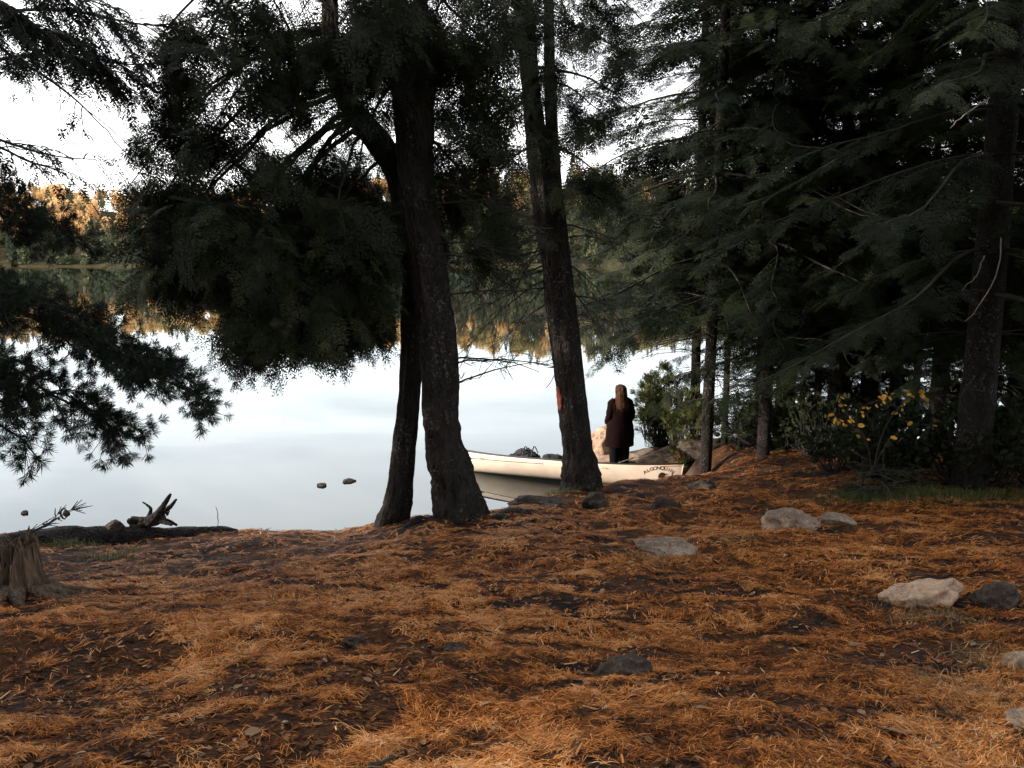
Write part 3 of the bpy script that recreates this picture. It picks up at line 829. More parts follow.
# bare dead branches fanning out below the crown
for (ax, ay, ex, ey, dy_) in ((552, 262, 455, 330, .2), (553, 275, 470, 345, -.2), (552, 250, 462, 290, .3), (556, 290, 480, 310, -.4), (554, 240, 450, 268, 0), (556, 300, 500, 348, .4), (548, 215, 470, 245, .3),
                              (565, 262, 625, 330, -.3), (564, 285, 605, 345, .3), (562, 240, 618, 250, .2), (566, 300, 612, 312, -.2), (563, 225, 640, 262, .5), (567, 320, 600, 328, .2), (549, 225, 452, 318, .5), (551, 240, 490, 335, -.5), (553, 268, 446, 322, -.1), (550, 232, 505, 318, .6), (547, 205, 458, 305, -.6), (555, 280, 515, 330, .1)):
    Pl = limb(br, at(ax, ay, Y2), at(ex, ey, Y2 + dy_), 0.013, 0.003, -0.1); sub_twigs(br, Pl, 0.0042, 9, .5, .35, .15)
Pl = limb(br, at(556, 372, Y2), at(546, 388, Y2 - .1), 0.006, 0.003, .02, n=6, sides=4)
tr_o = tm.build("trunk", M["cedar_bark"], root, smooth=True); br.build("branches", M["twig"], root, smooth=True); lf.build("crown", M["cedar_leaf"], root)
# bark scar on the left face of the trunk
M["scar"] = simple("scar", (0.32, 0.075, 0.035), 0.8, 0.35, 30, 0.4)
sm = MB(); pts = []
tp_s = smooth_path(np.hstack([P, r[:, None]]), 400)
rows = []
for t in np.linspace(0, 1, 14):
    py = 385 + t * 24
    k = np.argmin(np.abs(tp_s[:, 2] - at(512, py, Y2)[2]))
    c, rr_ = tp_s[k, :3], tp_s[k, 3]
    wdt = 0.27 * math.sin(PI * min(1, max(0.02, t * .97))) ** .6 * (1 + 0.25 * math.sin(t * 17))
    row = [c + (rr_ * 1.10 + 0.006 * math.sin(PI * s)) * np.array([math.cos(a), math.sin(a), 0]) for s in np.linspace(0, 1, 7) for a in [PI * 1.16 + (s - .5) * 2 * wdt]]
    rows.append(row)
V = np.array(rows).reshape(-1, 3)
sm.add(V, [(i * 7 + j, i * 7 + j + 1, (i + 1) * 7 + j + 1, (i + 1) * 7 + j) for i in range(13) for j in range(6)])
sc_o = sm.build("bark_scar", M["scar"], tr_o, smooth=True); sc_o["label"] = "orange red strip of bare wood on the trunk"
so_ = sc_o.modifiers.new("thick", "SOLIDIFY"); so_.thickness = 0.012; so_.offset = -1

# --- conifers on the right
GR = "conifers of the wood on the right"
PROTO = {}


def fir_from(kind, name, lab, b, hgt, rz, wid=1.0, group=GR):
    """the first fir of a kind is modelled, the next ones are copies turned and scaled"""
    if kind not in PROTO:
        r0, h0, R0, nb, seed, kw = KINDS[kind]
        o = np.zeros(3); root = tree(name, lab, "tree", (0, 0, 0), group)
        tm, br, lf = MB(), MB(), MB()
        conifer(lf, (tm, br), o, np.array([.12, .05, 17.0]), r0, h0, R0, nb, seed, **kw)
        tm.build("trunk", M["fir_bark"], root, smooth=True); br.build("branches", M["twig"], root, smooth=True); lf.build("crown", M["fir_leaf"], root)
        PROTO[kind] = root
    else:
        src = PROTO[kind]; root = src.copy(); root.name = name; C.objects.link(root)
        for ch in src.children:
            c = ch.copy(); C.objects.link(c); c.parent = root
        root["label"] = lab; root["group"] = group
    root.location = [float(q) for q in b]; root.rotation_euler = (0, 0, rz); root.scale = (wid, wid, hgt / 12.5)
    return root


KINDS = {
    "thin": (.064, 2.7, 2.1, 150, 101, dict(frond=(.3, .6), droop=.40, dead=26, step=.15)),
    "full": (.1, 2.5, 2.6, 135, 102, dict(frond=(.3, .62), droop=.46, dead=26, step=.15)),
    "wide": (.115, 2.3, 2.9, 135, 103, dict(frond=(.3, .64), droop=.48, dead=26, step=.155)),
    "dense": (.11, 1.9, 2.3, 138, 104, dict(frond=(.3, .6), droop=.4, dead=24, step=.15)),
}
SPEC = [
    (706, 452, 13.0, "thin", 16.6, 1.3, 1.45, "straight thin fir trunk just right of the bushy shrub beside the person"),
    (724, 446, 14.2, "thin", 11.2, 2.1, .85, "slender fir trunk close behind the straight thin one, second from the person"),
    (764, 440, 12.6, "full", 13.2, 1.0, 1.0, "bare trunked fir between the two thin stems and the yellow leaved shrub"),
    (890, 450, 13.6, "full", 12.2, 2.6, .9, "fir rising behind the yellow leaved shrub"),
    (800, 446, 14.6, "thin", 9.5, 4.0, .7, "young fir with a pencil thin trunk at the back of the wood"),
    (932, 455, 12.2, "wide", 12.6, .8, .95, "fir with a dark straight trunk just left of the stout hemlock"),
    (1062, 470, 10.5, "dense", 13.0, 3.0, 1.1, "fir at the photo's right edge, mostly outside the frame"),
    (860, 446, 15.2, "dense", 11.5, 5.0, .9, "farthest fir, seen between the trunks against the lake"),
    (832, 446, 13.0, "wide", 12.5, 2.2, .9, "fir between the pencil thin fir and the yellow leaves"),
    (756, 446, 15.8, "full", 14.0, 4.6, .85, "dim fir at the water's edge between the two thin stems and the bare trunked fir"),
    (1010, 462, 12.6, "dense", 13.5, 1.4, 1.05, "fir in the shade right behind the stout hemlock"),
    (786, 446, 16.2, "dense", 13.0, .5, 1.1, "dim fir at the water's edge right of the bare trunked fir"),
    (694, 448, 16.3, "thin", 13.4, 3.5, 1.5, "dim fir at the water's edge behind the straight thin trunk"),
    (840, 446, 16.8, "full", 13.0, 4.1, 1.0, "dim fir at the water's edge left of the yellow leaves"),
    (815, 450, 13.8, "dense", 4.4, 1.1, .55, "shortest young fir of the understory, left of the yellow leaves"),
    (872, 452, 14.4, "dense", 5.2, 2.6, .6, "young understory fir closing the gap behind the yellow leaves"),
    (938, 455, 14.0, "dense", 4.8, 4.0, .6, "young understory fir between the dark straight trunk and the stout hemlock"),
    (1012, 462, 11.4, "dense", 4.6, 5.3, .6, "young understory fir just right of the stout hemlock's foot"),
    (775, 448, 15.6, "dense", 4.2, .2, .55, "young understory fir at the water's edge behind the bare trunked fir"),
    (910, 450, 15.4, "thin", 12.0, 5.5, 1.1, "thin fir at the lake's edge behind the yellow leaves"),
]
for (px, py, Y, kind, Hh, rz, wid, lab) in SPEC:
    b = at(px, py, Y); b[2] = gz(b[0], b[1]) - .03
    fir_from(kind, "fir_tree", lab, b, Hh, rz, wid)
# the stout hemlock
b = at(972, 464, 8.7); b[2] = gz(b[0], b[1])
root = tree("hemlock_tree", "stout hemlock with the broadest trunk in the wood on the right", "tree", b, GR)
tm, br, lf = MB(), MB(), MB()
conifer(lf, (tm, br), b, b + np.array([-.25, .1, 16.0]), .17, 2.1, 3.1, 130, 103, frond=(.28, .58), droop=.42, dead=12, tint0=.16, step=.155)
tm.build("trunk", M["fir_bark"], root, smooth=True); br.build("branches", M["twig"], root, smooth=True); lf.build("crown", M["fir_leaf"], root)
pm = MB()
for K in ([(1001, 238, 8.0), (1000, 262, 7.95), (990, 288, 7.9), (974, 312, 7.85), (964, 322, 7.8)], [(985, 256, 8.1), (976, 276, 8.05), (962, 290, 8.0)], [(990, 98, 7.6), (965, 115, 7.55), (950, 128, 7.5)]):
    Pq = smooth_path([at(*q) for q in K], 14) + rng.normal(0, .004, (14, 3)); v, f = tube(Pq, np.linspace(.008, .003, 14), 6); pm.add(v, f)
po = pm.build("dead_branch", M["pale_twig"], root, smooth=True); po["label"] = "bare pale dead branches"
# the camp stands inside the wood: unseen firs added around the viewer for shade
for (x, y, kind, Hh, rz, wid) in ((-1.6, -4.6, "wide", 17, .4, 1.35), (3.2, -4.2, "dense", 18, 1.9, 1.6), (7.4, .6, "wide", 17, 3.3, 1.3), (-7.2, -1.8, "full", 18, 2.4, 1.4), (-9.6, 2.6, "dense", 16, 4.4, 1.5), (-12.5, 4.6, "wide", 15, 5.1, 1.3), (-9.0, -3.5, "wide", 18, .9, 1.4), (9.5, 5.2, "full", 16, 1.2, 1.5), (-15, 0.5, "dense", 17, 2.2, 1.6), (1.0, -4.4, "wide", 17, 5.2, 1.3), (3.4, -2.8, "dense", 17, 2.9, 1.4), (-2.5, -3.0, "dense", 18, .7, 1.4), (.8, -7.5, "full", 18, 5.9, 1.6)):
    b = np.array([x, y, gz(x, y) - .05])
    o = fir_from(kind, "fir_tree", "unseen tall fir added near the viewer to shade the scene", b, Hh, rz, wid, "unseen shade firs around the viewer")
    o.scale = (wid, wid, Hh / 12.5)

# --- pine off the left edge: its branches reach into the picture
b = np.array([-5.3, 5.6, 0.0]); b[2] = gz(b[0], b[1])
root = tree("pine_tree", "white pine at the photo's left edge, a long needled branch reaching out over the log", "tree", b)
tm, br, lf = MB(), MB(), MB()
tp = trunk_mesh(tm, [b, b + [0.05, 0, 2], b + [0.0, 0.1, 6], b + [0.1, 0.1, 13]], [.24, .2, .15, .02], seed=21, flare=[(0, .4, .2), (2, .4, .2), (4, .4, .2)], n=60)


def pine_limb(a, e, r0, n_side, sag, L0, seed, dens=1.0):
    rr = random.Random(seed)
    Pl = limb(br, a, e, r0, .005, sag, n=16, sides=7, jit=.05)
    P_, D_, S_ = [], [], []
    for k in range(n_side):
        t0 = .46 if seed in (1, 2, 3) else .2; t = t0 + (1 - t0) * (k + rr.random() * .6) / n_side
        i = min(14, int(t * 15))
        tan = unit(Pl[i + 1] - Pl[i]); side = unit(np.cross(tan, [0, 0, 1])) * (1 if k % 2 else -1)
        L = L0 * (1.05 - 0.75 * t) * rr.uniform(.7, 1.15)
        e2 = Pl[i] + (tan * 0.75 + side * rr.uniform(.4, .9) + np.array([0, 0, rr.uniform(-.25, .12)])) * L
        Q = limb(br, Pl[i], e2, .008, .0035, -.04, n=8, sides=4)
        for j in range(2, 8):
            tn = unit(Q[j] - Q[j - 1])
            for q in range(4 if j > 3 else 3):
                dd = tn * .55 + rng.normal(0, .55, 3) + np.array([0, 0, .08])
                e3 = Q[j] + unit(dd) * rr.uniform(.05, .2)
                v, f = tubes_fast([Q[j]], [e3], [.003], [.002]); br.add(v, f)
                if rr.random() < dens:
                    P_.append(e3); D_.append(unit(dd) * .8 + tn * .5); S_.append(rr.uniform(.052, .08))
    P_.append(Pl[-1]); D_.append(Pl[-1] - Pl[-2]); S_.append(.1)
    place(lf, PINE, P_, D_, S_, tint=np.clip(rng.random(len(P_)) * .6 + .1, 0, 1), roll=.5)


pine_limb(b + [.05, .1, 3.0], at(206, 402, 5.9), .03, 28, .0, .95, 1)
pine_limb(b + [.05, .1, 2.45], at(140, 440, 5.7), .022, 20, .05, .8, 2)
pine_limb(b + [.05, .1, 2.6], at(160, 372, 6.4), .024, 20, .02, .7, 3, .9)
pine_limb(b + [.05, .1, 2.6], at(40, 462, 5.3), .02, 14, .05, .6, 4)
pine_limb(b + [.05, .1, 2.5], at(30, 400, 6.3), .02, 16, .05, .7, 6)
pine_limb(b + [.05, .1, 3.7], at(92, 250, 6.9), .02, 18, .0, .32, 7)
pine_limb(b + [.05, .1, 3.6], at(52, 244, 6.3), .02, 22, .0, .42, 8)
for k in range(26):
    z = rnd.uniform(4.4, 12.2); a = rnd.uniform(0, 2 * PI); L = (13.2 - z) * .28 + .4
    if math.cos(a) > -.4 and z < 7.4: continue
    pine_limb(b + [0, 0, z - .2], b + np.array([math.cos(a) * L, math.sin(a) * L, z + .3]), .02, 14, .0, .9, 40 + k, .8)
tm.build("trunk", M["cedar_bark"], root, smooth=True); br.build("branches", M["twig"], root, smooth=True); lf.build("crown", M["pine_leaf"], root)

# --- hemlock further off to the left: its drooping twigs fill the top left corner
b = np.array([-7.6, 7.4, 0.0]); b[2] = gz(b[0], b[1])
root = tree("hemlock_tree", "hemlock off the photo's top left corner, drooping twiggy branches against the sky", "tree", b)
tm, br, lf = MB(), MB(), MB()
tp = conifer(lf, (tm, br), b, b + np.array([.2, 0, 14.0]), .2, 8.4, 2.6, 40, 301, frond=(.34, .6), droop=.3, dead=3, az=lambda q: q.uniform(0.7, 5.4))
for (K, seed) in (([(-60, 20, 7.2), (40, 30, 7.1), (110, 62, 7.0), (185, 62, 6.9)], 1), ([(-60, 30, 6.8), (20, 62, 6.7), (70, 95, 6.6), (104, 128, 6.5)], 2), ([(-60, 120, 6.9), (0, 140, 6.8), (50, 155, 6.7), (96, 160, 6.6)], 3), ([(-60, 10, 7.6), (60, 10, 7.4), (150, 25, 7.2), (215, 15, 7.0)], 4), ([(-50, 60, 7.4), (30, 55, 7.2), (80, 60, 7.1), (150, 100, 7.0)], 5), ([(-60, 150, 7.0), (-10, 145, 6.9), (30, 162, 6.8), (60, 170, 6.7)], 6), ([(-40, -20, 6.6), (50, -10, 6.6), (120, 10, 6.6)], 7), ([(-60, -5, 6.4), (10, 18, 6.4), (70, 45, 6.4)], 8)):
    rr = random.Random(seed)
    Pl = smooth_path([tp[np.argmin(np.abs(tp[:, 2] - at(*K[0])[2])), :3]] + [at(*q) for q in K], 30)
    v, f = tube(Pl, np.linspace(.022, .004, 30), 6); br.add(v, f)
    P_, D_, S_ = [], [], []
    sparse = seed in (2, 3, 6)
    for k in range(12 if sparse else 34):
        i = rr.randint(9, 28); tan = unit(Pl[i + 1] - Pl[i]); side = unit(np.cross(tan, [0, 0, 1])) * rr.choice((-1, 1))
        L = rr.uniform(.2, .6)
        e2 = Pl[i] + (tan * .7 + side * rr.uniform(.3, 1) + np.array([0, 0, rr.uniform(-.8, .05)])) * L
        Q = limb(br, Pl[i], e2, .006, .0025, -.06, n=8, sides=4)
        for j in range(2, 8):
            tn = unit(Q[j] - Q[j - 1])
            for s in (-1, 1):
                if rr.random() < (.35 if sparse else .8):
                    P_.append(Q[j]); D_.append(tn * .7 + np.cross(tn, [0, 0, 1]) * s * rr.uniform(.3, .9) + np.array([0, 0, rr.uniform(-.6, 0)])); S_.append(rr.uniform(.09, .19))
    place(lf, FIR1, P_, D_, S_, tint=rng.random(len(P_)) * .6, roll=.4)
tm.build("trunk", M["fir_bark"], root, smooth=True); br.build("branches", M["twig"], root, smooth=True); lf.build("crown", M["fir_leaf"], root)


# ================================================================== understorey
def shrub(name, label, px, py, Y, wpx, hpx, leaf, n=90, temps=BUSHY, size=(.1, .2), droop=-.3, group=None, per=7, dep=.5, tint_hi=0.1, cat="shrub"):
    b = at(px, py, Y); b[2] = gz(b[0], b[1])
    k = Y / F
    root = empty(name, b, label, cat, group)
    lf, br = MB(), MB()
    hw, hh = wpx * k / 2, hpx * k
    A, B_ = [], []
    pts = []
    for i in range(n):
        u = rng.normal(0, 1, 3); u /= np.linalg.norm(u); u *= rng.random() ** .4
        p = b + np.array([u[0] * hw, u[1] * dep, hh * (.52 + .46 * u[2])])
        if fbm(p[0] * 3.5, p[1] * 3.5, p[2] * 3.5, 5, 2) < -.3: continue
        p[2] = max(p[2], gz(p[0], p[1]) + .06)
        pts.append(p)
    pts = np.array(pts)
    for p in pts:
        s = b + np.array([(p[0] - b[0]) * .25, (p[1] - b[1]) * .25, -.03]); m = s * .4 + p * .6 + rng.normal(0, .04, 3) * hh
        m[2] = max(m[2] - .1 * hh, b[2] + .05)
        A += [s, m]; B_ += [m, p]
    v, f = tubes_fast(A, B_, np.full(len(A), .008), np.full(len(A), .004)); br.add(v, f)
    P = np.repeat(pts, per, 0) + rng.normal(0, .03, (len(pts) * per, 3))
    D = np.repeat(unit_rows(pts - (b + [0, 0, hh * .15])), per, 0) + rng.normal(0, .6, (len(P), 3)); D[:, 2] -= droop
    place(lf, temps, P, D, rng.uniform(size[0], size[1], len(P)), tint=np.clip(np.repeat(rng.random(len(pts)) * .5, per) + rng.random(len(P)) * .35 + tint_hi, 0, 1), roll=.9)
    br.build("stem", M["twig"], root, smooth=True); lf.build("foliage", M[leaf], root)
    return root


def leaf_t(r):
    ang = np.linspace(0, PI, 6)
    up = [np.array((.5 - .5 * math.cos(a), .34 * math.sin(a), .06 * math.sin(a))) for a in ang[1:5]]
    V = np.array([(0, 0, 0)] + up + [np.array((1.06, 0, -.02))] + [u_ * [1, -1, 1] for u_ in up[::-1]] + [np.array((.5, 0, 0))])
    V[:, 2] -= r.uniform(.02, .2) * V[:, 0] ** 2
    # fan of quads about the midrib point 10
    Fq = np.array([[0, 10, 2, 1], [10, 5, 4, 3], [10, 3, 2, 2], [0, 9, 8, 10], [10, 7, 6, 5], [10, 8, 7, 7]])
    Ft = [[0, 10, 1], [10, 2, 1], [10, 3, 2], [10, 4, 3], [10, 5, 4], [0, 9, 10], [9, 8, 10], [8, 7, 10], [7, 6, 10], [6, 5, 10]]
    return V, np.array(Ft)


BROAD = [leaf_t(TR) for _ in range(5)]

SG = "evergreen shrubs beside the water"
shrub("juniper_shrub", "olive tipped evergreen shrub right beside the standing person", 661, 452, 16.1, 60, 84, "shrub_leaf", 300, size=(.1, .18), group=SG)
shrub("juniper_shrub", "evergreen shrub with a raised tip, behind the straight thin fir trunk", 690, 448, 14.7, 60, 78, "shrub_leaf", 140, size=(.1, .19), group=SG)
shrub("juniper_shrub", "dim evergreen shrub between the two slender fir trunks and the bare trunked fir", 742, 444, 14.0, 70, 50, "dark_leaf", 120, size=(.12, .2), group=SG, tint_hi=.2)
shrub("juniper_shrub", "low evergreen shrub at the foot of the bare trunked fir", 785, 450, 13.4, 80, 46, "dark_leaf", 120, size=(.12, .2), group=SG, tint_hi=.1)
UG = "dark undergrowth shrubs of the wood"
UL = ["dark bush filling the shade under the yellow leaved shrub", "dark bush at the foot of the broadest trunk", "dark bush at the photo's right edge, beyond the grass", "dark bush between the pencil thin fir and the yellow leaves", "tall dim bush against the lake, behind the broadest trunk", "dim bush standing at the lake edge beyond the yellow leaves", "dark bush left of the small green sapling"]
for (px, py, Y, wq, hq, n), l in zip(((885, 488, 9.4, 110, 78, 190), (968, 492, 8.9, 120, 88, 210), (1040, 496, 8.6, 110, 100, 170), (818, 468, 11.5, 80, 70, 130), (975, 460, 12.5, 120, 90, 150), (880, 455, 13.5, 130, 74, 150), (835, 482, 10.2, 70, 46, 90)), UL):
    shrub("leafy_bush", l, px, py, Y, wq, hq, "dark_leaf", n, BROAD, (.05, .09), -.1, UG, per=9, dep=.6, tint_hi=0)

# yellow leaved shrub
b = at(872, 474, 7.9); b[2] = gz(b[0], b[1])
root = empty("yellow_shrub", b, "young beech shrub with bright yellow leaves in front of the dark wood", "shrub")
br, lf = MB(), MB()
for (K, n) in (([(872, 474, 7.9), (866, 440, 7.8), (850, 418, 7.7), (838, 398, 7.65)], 9), ([(868, 450, 7.85), (856, 420, 7.7), (866, 405, 7.6), (884, 399, 7.5), (892, 393, 7.45)], 9), ([(872, 474, 7.9), (884, 430, 7.8), (905, 400, 7.7), (915, 392, 7.6), (925, 398, 7.6)], 8), ([(866, 440, 7.8), (850, 425, 7.7), (838, 418, 7.6), (833, 420, 7.6)], 7), ([(872, 470, 7.9), (890, 440, 7.8), (912, 425, 7.7), (930, 425, 7.7)], 2), ([(868, 460, 7.9), (850, 450, 7.8), (846, 447, 7.8)], 1)):
    Pl = smooth_path([at(*q) for q in K], 20); v, f = tube(Pl, np.linspace(.007, .0025, 20), 5); br.add(v, f)
    n = int(n * 1.5); idx = np.linspace(7, 19, n).astype(int)
    Pp = Pl[idx] + rng.normal(0, .025, (n, 3))
    D = rng.normal(0, 1, (n, 3)) * [1, .4, .3] + [0, -.3, -.25]
    place(lf, BROAD, Pp, D, rng.uniform(.03, .07, n), U=np.array([0.1, -1.0, .6]), tint=np.clip(rng.normal(.5, .32, n), 0, 1), roll=.7)
br.build("stem", M["twig"], root); lf.build("foliage", M["yellow_leaf"], root)

# brown fern patch beside the shrub
b = at(684, 449, 14.9); b[2] = gz(b[0], b[1])
lf = MB(); n = 26
D = rng.normal(0, .7, (n, 3)); D[:, 2] = rng.uniform(.3, 1.0, n)
place(lf, FIR1, b + rng.normal(0, .06, (n, 3)) * [1.6, 1, 0], D, rng.uniform(.22, .4, n), tint=rng.random(n))
tag(lf.build("fern", M["brown_fern"], origin=b), "withered brown fern at the foot of the thin fir trunk", "fern")

# green saplings at the edge of the wood
for (px, py, Y, hh, R0, lab) in ((878, 503, 8.3, .62, .34, "knee high light green fir sapling at the edge of the needle floor"), (858, 500, 8.5, .4, .26, "smaller fir sapling left of the knee high one"), (905, 489, 8.9, .55, .3, "dim fir sapling behind the grass, below the yellow leaves")):
    b = at(px, py, Y); b[2] = gz(b[0], b[1])
    root = empty("fir_sapling", b, lab, "sapling", "fir saplings at the wood's edge")
    tm, br, lf = MB(), MB(), MB()
    conifer(lf, (tm, br), b, b + np.array([.03, 0, hh]), .009, .06, R0, 16, int(px), frond=(.1, .2), droop=.15, dead=0, temps=FIR1, tint0=.3, step=.08)
    tm.build("trunk", M["fir_bark"], root); br.build("branches", M["twig"], root); lf.build("crown", M["fir_leaf"], root)


def blades(n, cx, cy, sx, sy, h, seed, mb, lean=.5, wd=.006):
    r = np.random.default_rng(seed)
    x = cx + r.normal(0, sx, n); y = cy + r.normal(0, sy, n); z = gh(x, y) - .01
    a = r.uniform(0, 2 * PI, n); L = h * r.uniform(.5, 1.2, n); ln = lean * r.uniform(.2, 1.3, n)
    d = np.stack([np.cos(a), np.sin(a)], -1)
    w_ = wd * r.uniform(.7, 1.3, n)
    s = np.stack([-d[:, 1], d[:, 0]], -1)
    V = np.zeros((n, 5, 3))
    for k, (t, ww) in enumerate(((0, 1), (.55, .8))):
        V[:, 2 * k, :2] = np.stack([x, y], -1) + d * (L * ln * t ** 2)[:, None] + s * (w_ * ww / 2)[:, None]
        V[:, 2 * k + 1, :2] = np.stack([x, y], -1) + d * (L * ln * t ** 2)[:, None] - s * (w_ * ww / 2)[:, None]
        V[:, 2 * k:2 * k + 2, 2] = (z + L * t * (1 - .35 * ln * t))[:, None]
    V[:, 4, :2] = np.stack([x, y], -1) + d * (L * ln)[:, None]
    V[:, 4, 2] = z + L * (1 - .45 * ln)
    b0 = np.arange(n)[:, None] * 5
    mb.add(V.reshape(-1, 3), b0 + np.array([[0, 1, 3, 2]]), np.repeat(r.random(n), 5))
    mb.f.append((b0 + np.array([[2, 3, 4]]) + mb.n - n * 5).astype(np.int64)); mb.m.append(np.zeros(n, np.int32))


g = MB()
c = at(935, 502, 8.1); blades(2600, c[0], c[1] + .1, .55, .22, .12, 3, g)
c = at(870, 500, 8.3); blades(700, c[0], c[1], .3, .16, .12, 4, g)
c = at(1010, 500, 8.2); blades(250, c[0] + .2, c[1], .4, .2, .13, 5, g)
tag(g.build("grass", M["grass"]), "thin green grass along the edge of the dark wood", "grass", kind="stuff")


def tuft_obj(name, lab, spots, mat, h, grp=None, n=260, s=.12, lean=1.1):
    for (px, py, Y), l in zip(spots, lab):
        b = at(px, py, Y); g_ = MB(); blades(n, b[0], b[1], s, s * .8, h, int(px * 7 + py), g_, lean, .004)
        b[2] = gz(b[0], b[1])
        tag(g_.build(name, M[mat], origin=b), l, "grass tuft", grp)


tuft_obj("dry_grass_tuft", ["matted dry grass under the big pale rock", "straw coloured grass tuft right of the pale rock, by the photo's edge", "matted straw grass in the photo's bottom right corner", "dry grass around the flat grey stone", "dry grass tuft right of the flat grey stone", "matted dry stalks low in the right corner, above the lowest tuft"],
         ((930, 618, 4.15), (1000, 668, 3.45), (985, 745, 2.55), (650, 562, 5.5), (735, 545, 6.0), (960, 705, 3.0)), "dead_grass", .075, "dry grass tufts among the needles", 480, .15, 1.7)
tuft_obj("green_grass_tuft", ["small green grass tuft at the foot of the leaning trunk", "dark grassy hummock behind the splintered stump", "dark grassy hummock under the middle of the log"], ((560, 490, 9.1), (70, 548, 6.8), (115, 562, 6.2)), "grass", .12, "green grass tufts", 300, .13)


# ================================================================== rocks
def ico(sub):
    import bmesh
    bm = bmesh.new(); bmesh.ops.create_icosphere(bm, subdivisions=sub, radius=1)
    v = np.array([q.co[:] for q in bm.verts]); f = [tuple(p.index for p in q.verts) for q in bm.faces]; bm.free()
    return v, f


ICO = ico(5); ICO3 = ico(3)


def rock_shape(rx, ry, rz, seed, facets=9, rough=.10, low=False):
    v, f = (ICO3 if low else ICO)
    v = v.copy(); r = np.random.default_rng(seed)
    rad = np.ones(len(v))
    for k in range(facets):
        nrm = unit(r.normal(0, 1, 3) * [1, 1, .8]); d = r.uniform(.55, .86)
        c = v @ nrm
        rad = np.minimum(rad, np.where(c > 1e-3, d / np.maximum(c, 1e-3), 9))
    rad = rad * (1 + rough * fbm(v[:, 0] * 2.5, v[:, 1] * 2.5, v[:, 2] * 2.5 + seed, seed, 4))
    v = v * rad[:, None] * [rx, ry, rz]
    return v, f


def rock(name, label, px, py, Y, wpx, hpx, mat, seed, sink=.47, dep=.7, group=None, rz=0.0, tilt=0.0, cat="rock", z=None, facets=9, dz=0.0):
    """rock whose foot shows at photo px,py"""
    k = Y / F
    b = at(px, py, Y)
    rx = wpx * k * .56; rzz = hpx * k * .95
    ry = rx * dep
    b = b + np.array([0, ry * .55, 0])
    b[2] = (gz(b[0], b[1]) if z is None else z) + dz
    v, f = rock_shape(rx, ry, rzz, seed, facets, .17)
    c, s = math.cos(rz), math.sin(rz); ct, st = math.cos(tilt), math.sin(tilt)
    v = v @ np.array([[ct, 0, -st], [0, 1, 0], [st, 0, ct]]) @ np.array([[c, s, 0], [-s, c, 0], [0, 0, 1]])
    v = v + b + np.array([0, 0, rzz * (1 - 2 * sink) * .9])
    m = MB(); m.add(v, f)
    return tag(m.build(name, M[mat], smooth=True, origin=b), label, cat, group)


RG = "rocks set in the forest floor"
rock("rock", "pale grey boulder below the dark wood, highest rock on the needle floor", 798, 533, 6.55, 56, 24, "rock_grey", 3, group=RG, tilt=-.1)
rock("rock", "low brown stone leaning against the pale grey boulder", 838, 531, 6.7, 40, 10, "rock_grey", 5, group=RG)
rock("rock", "big pale slab rock with a sloping top on the right of the floor", 926, 604, 4.4, 86, 27, "rock_pale", 8, group=RG, tilt=-.24, dep=.55, facets=12)
rock("rock", "dark stone beside the big pale slab rock, near the photo's right edge", 1003, 613, 4.25, 52, 24, "rock_dark", 12, group=RG)
rock("rock", "flat grey stone with a dark undercut, right of the leaning trunk", 672, 556, 5.75, 66, 12, "rock_grey", 14, group=RG, dep=.6, tilt=.05)
rock("rock", "small brown stone between the canoe's right end and the flat grey stone", 668, 513, 7.6, 32, 12, "rock_dark", 15, group=RG)
rock("rock", "dark brown boulder at the foot of the leaning trunk", 598, 508, 8.3, 32, 15, "rock_dark", 17, group=RG)
rock("rock", "wide dark stone left of the boulder under the leaning trunk", 540, 512, 8.1, 54, 12, "rock_dark", 18, group=RG)
rock("rock", "half buried stone with a pale left end, low in the middle of the floor", 622, 682, 3.25, 66, 22, "rock_dark", 21, group=RG, sink=.45)
rock("rock", "dim rounded stone in the needles left of the photo's middle", 355, 652, 3.6, 26, 8, "rock_dark", 23, group=RG, sink=.4)
rock("rock", "dim rounded stone in the needles just left of the photo's middle line", 453, 655, 3.55, 28, 10, "rock_dark", 24, group=RG, sink=.4)
rock("rock", "pale rock cut by the photo's right edge, above the corner", 1034, 684, 3.3, 50, 22, "rock_grey", 26, group=RG)
rock("rock", "tan rock in the bottom right corner", 1032, 746, 2.6, 52, 20, "rock_grey", 28, group=RG)
rock("rock", "small dark stone under the bow of the canoe", 700, 492, 9.4, 30, 9, "rock_dark", 35, group=RG)
# rocks by the water
rock("shore_rock", "sunlit warm rock slab left of the standing person", 604, 461, 16.4, 46, 27, "rock_warm", 41, z=.05, dep=.8, tilt=-.35, group="rocks on the shore", sink=.28)
rock("shore_rock", "low sunlit shelf of rock under the person's feet", 618, 464, 15.7, 70, 7, "rock_warm", 43, dep=.6, group="rocks on the shore")
rock("shore_rock", "dark rock right of the person's feet, below the shrubs", 668, 462, 15.2, 66, 13, "rock_dark", 44, dep=.6, group="rocks on the shore")
rock("shore_rock", "dark rock ledge behind the canoe's right tip", 712, 464, 14.2, 60, 12, "rock_dark", 46, dep=.7, group="rocks on the shore")
for (px, py, wq, hq, l, sd) in ((322, 493, 9, 3, "smaller of two stones breaking the water beyond the trunks", 51), (349, 489.5, 13, 4, "larger of two stones breaking the water beyond the trunks", 52)):
    Y = 14.9 if px < 330 else 15.2
    v, f = rock_shape(wq * Y / F * .58, wq * Y / F * .42, .045, sd, 4, .15)
    b = at(px, py, Y); b[2] = .01; m = MB(); m.add(v + b, f)
    tag(m.build("stone", M["rock_dark"], smooth=True, origin=b), l, "stone", "stones in the lake")
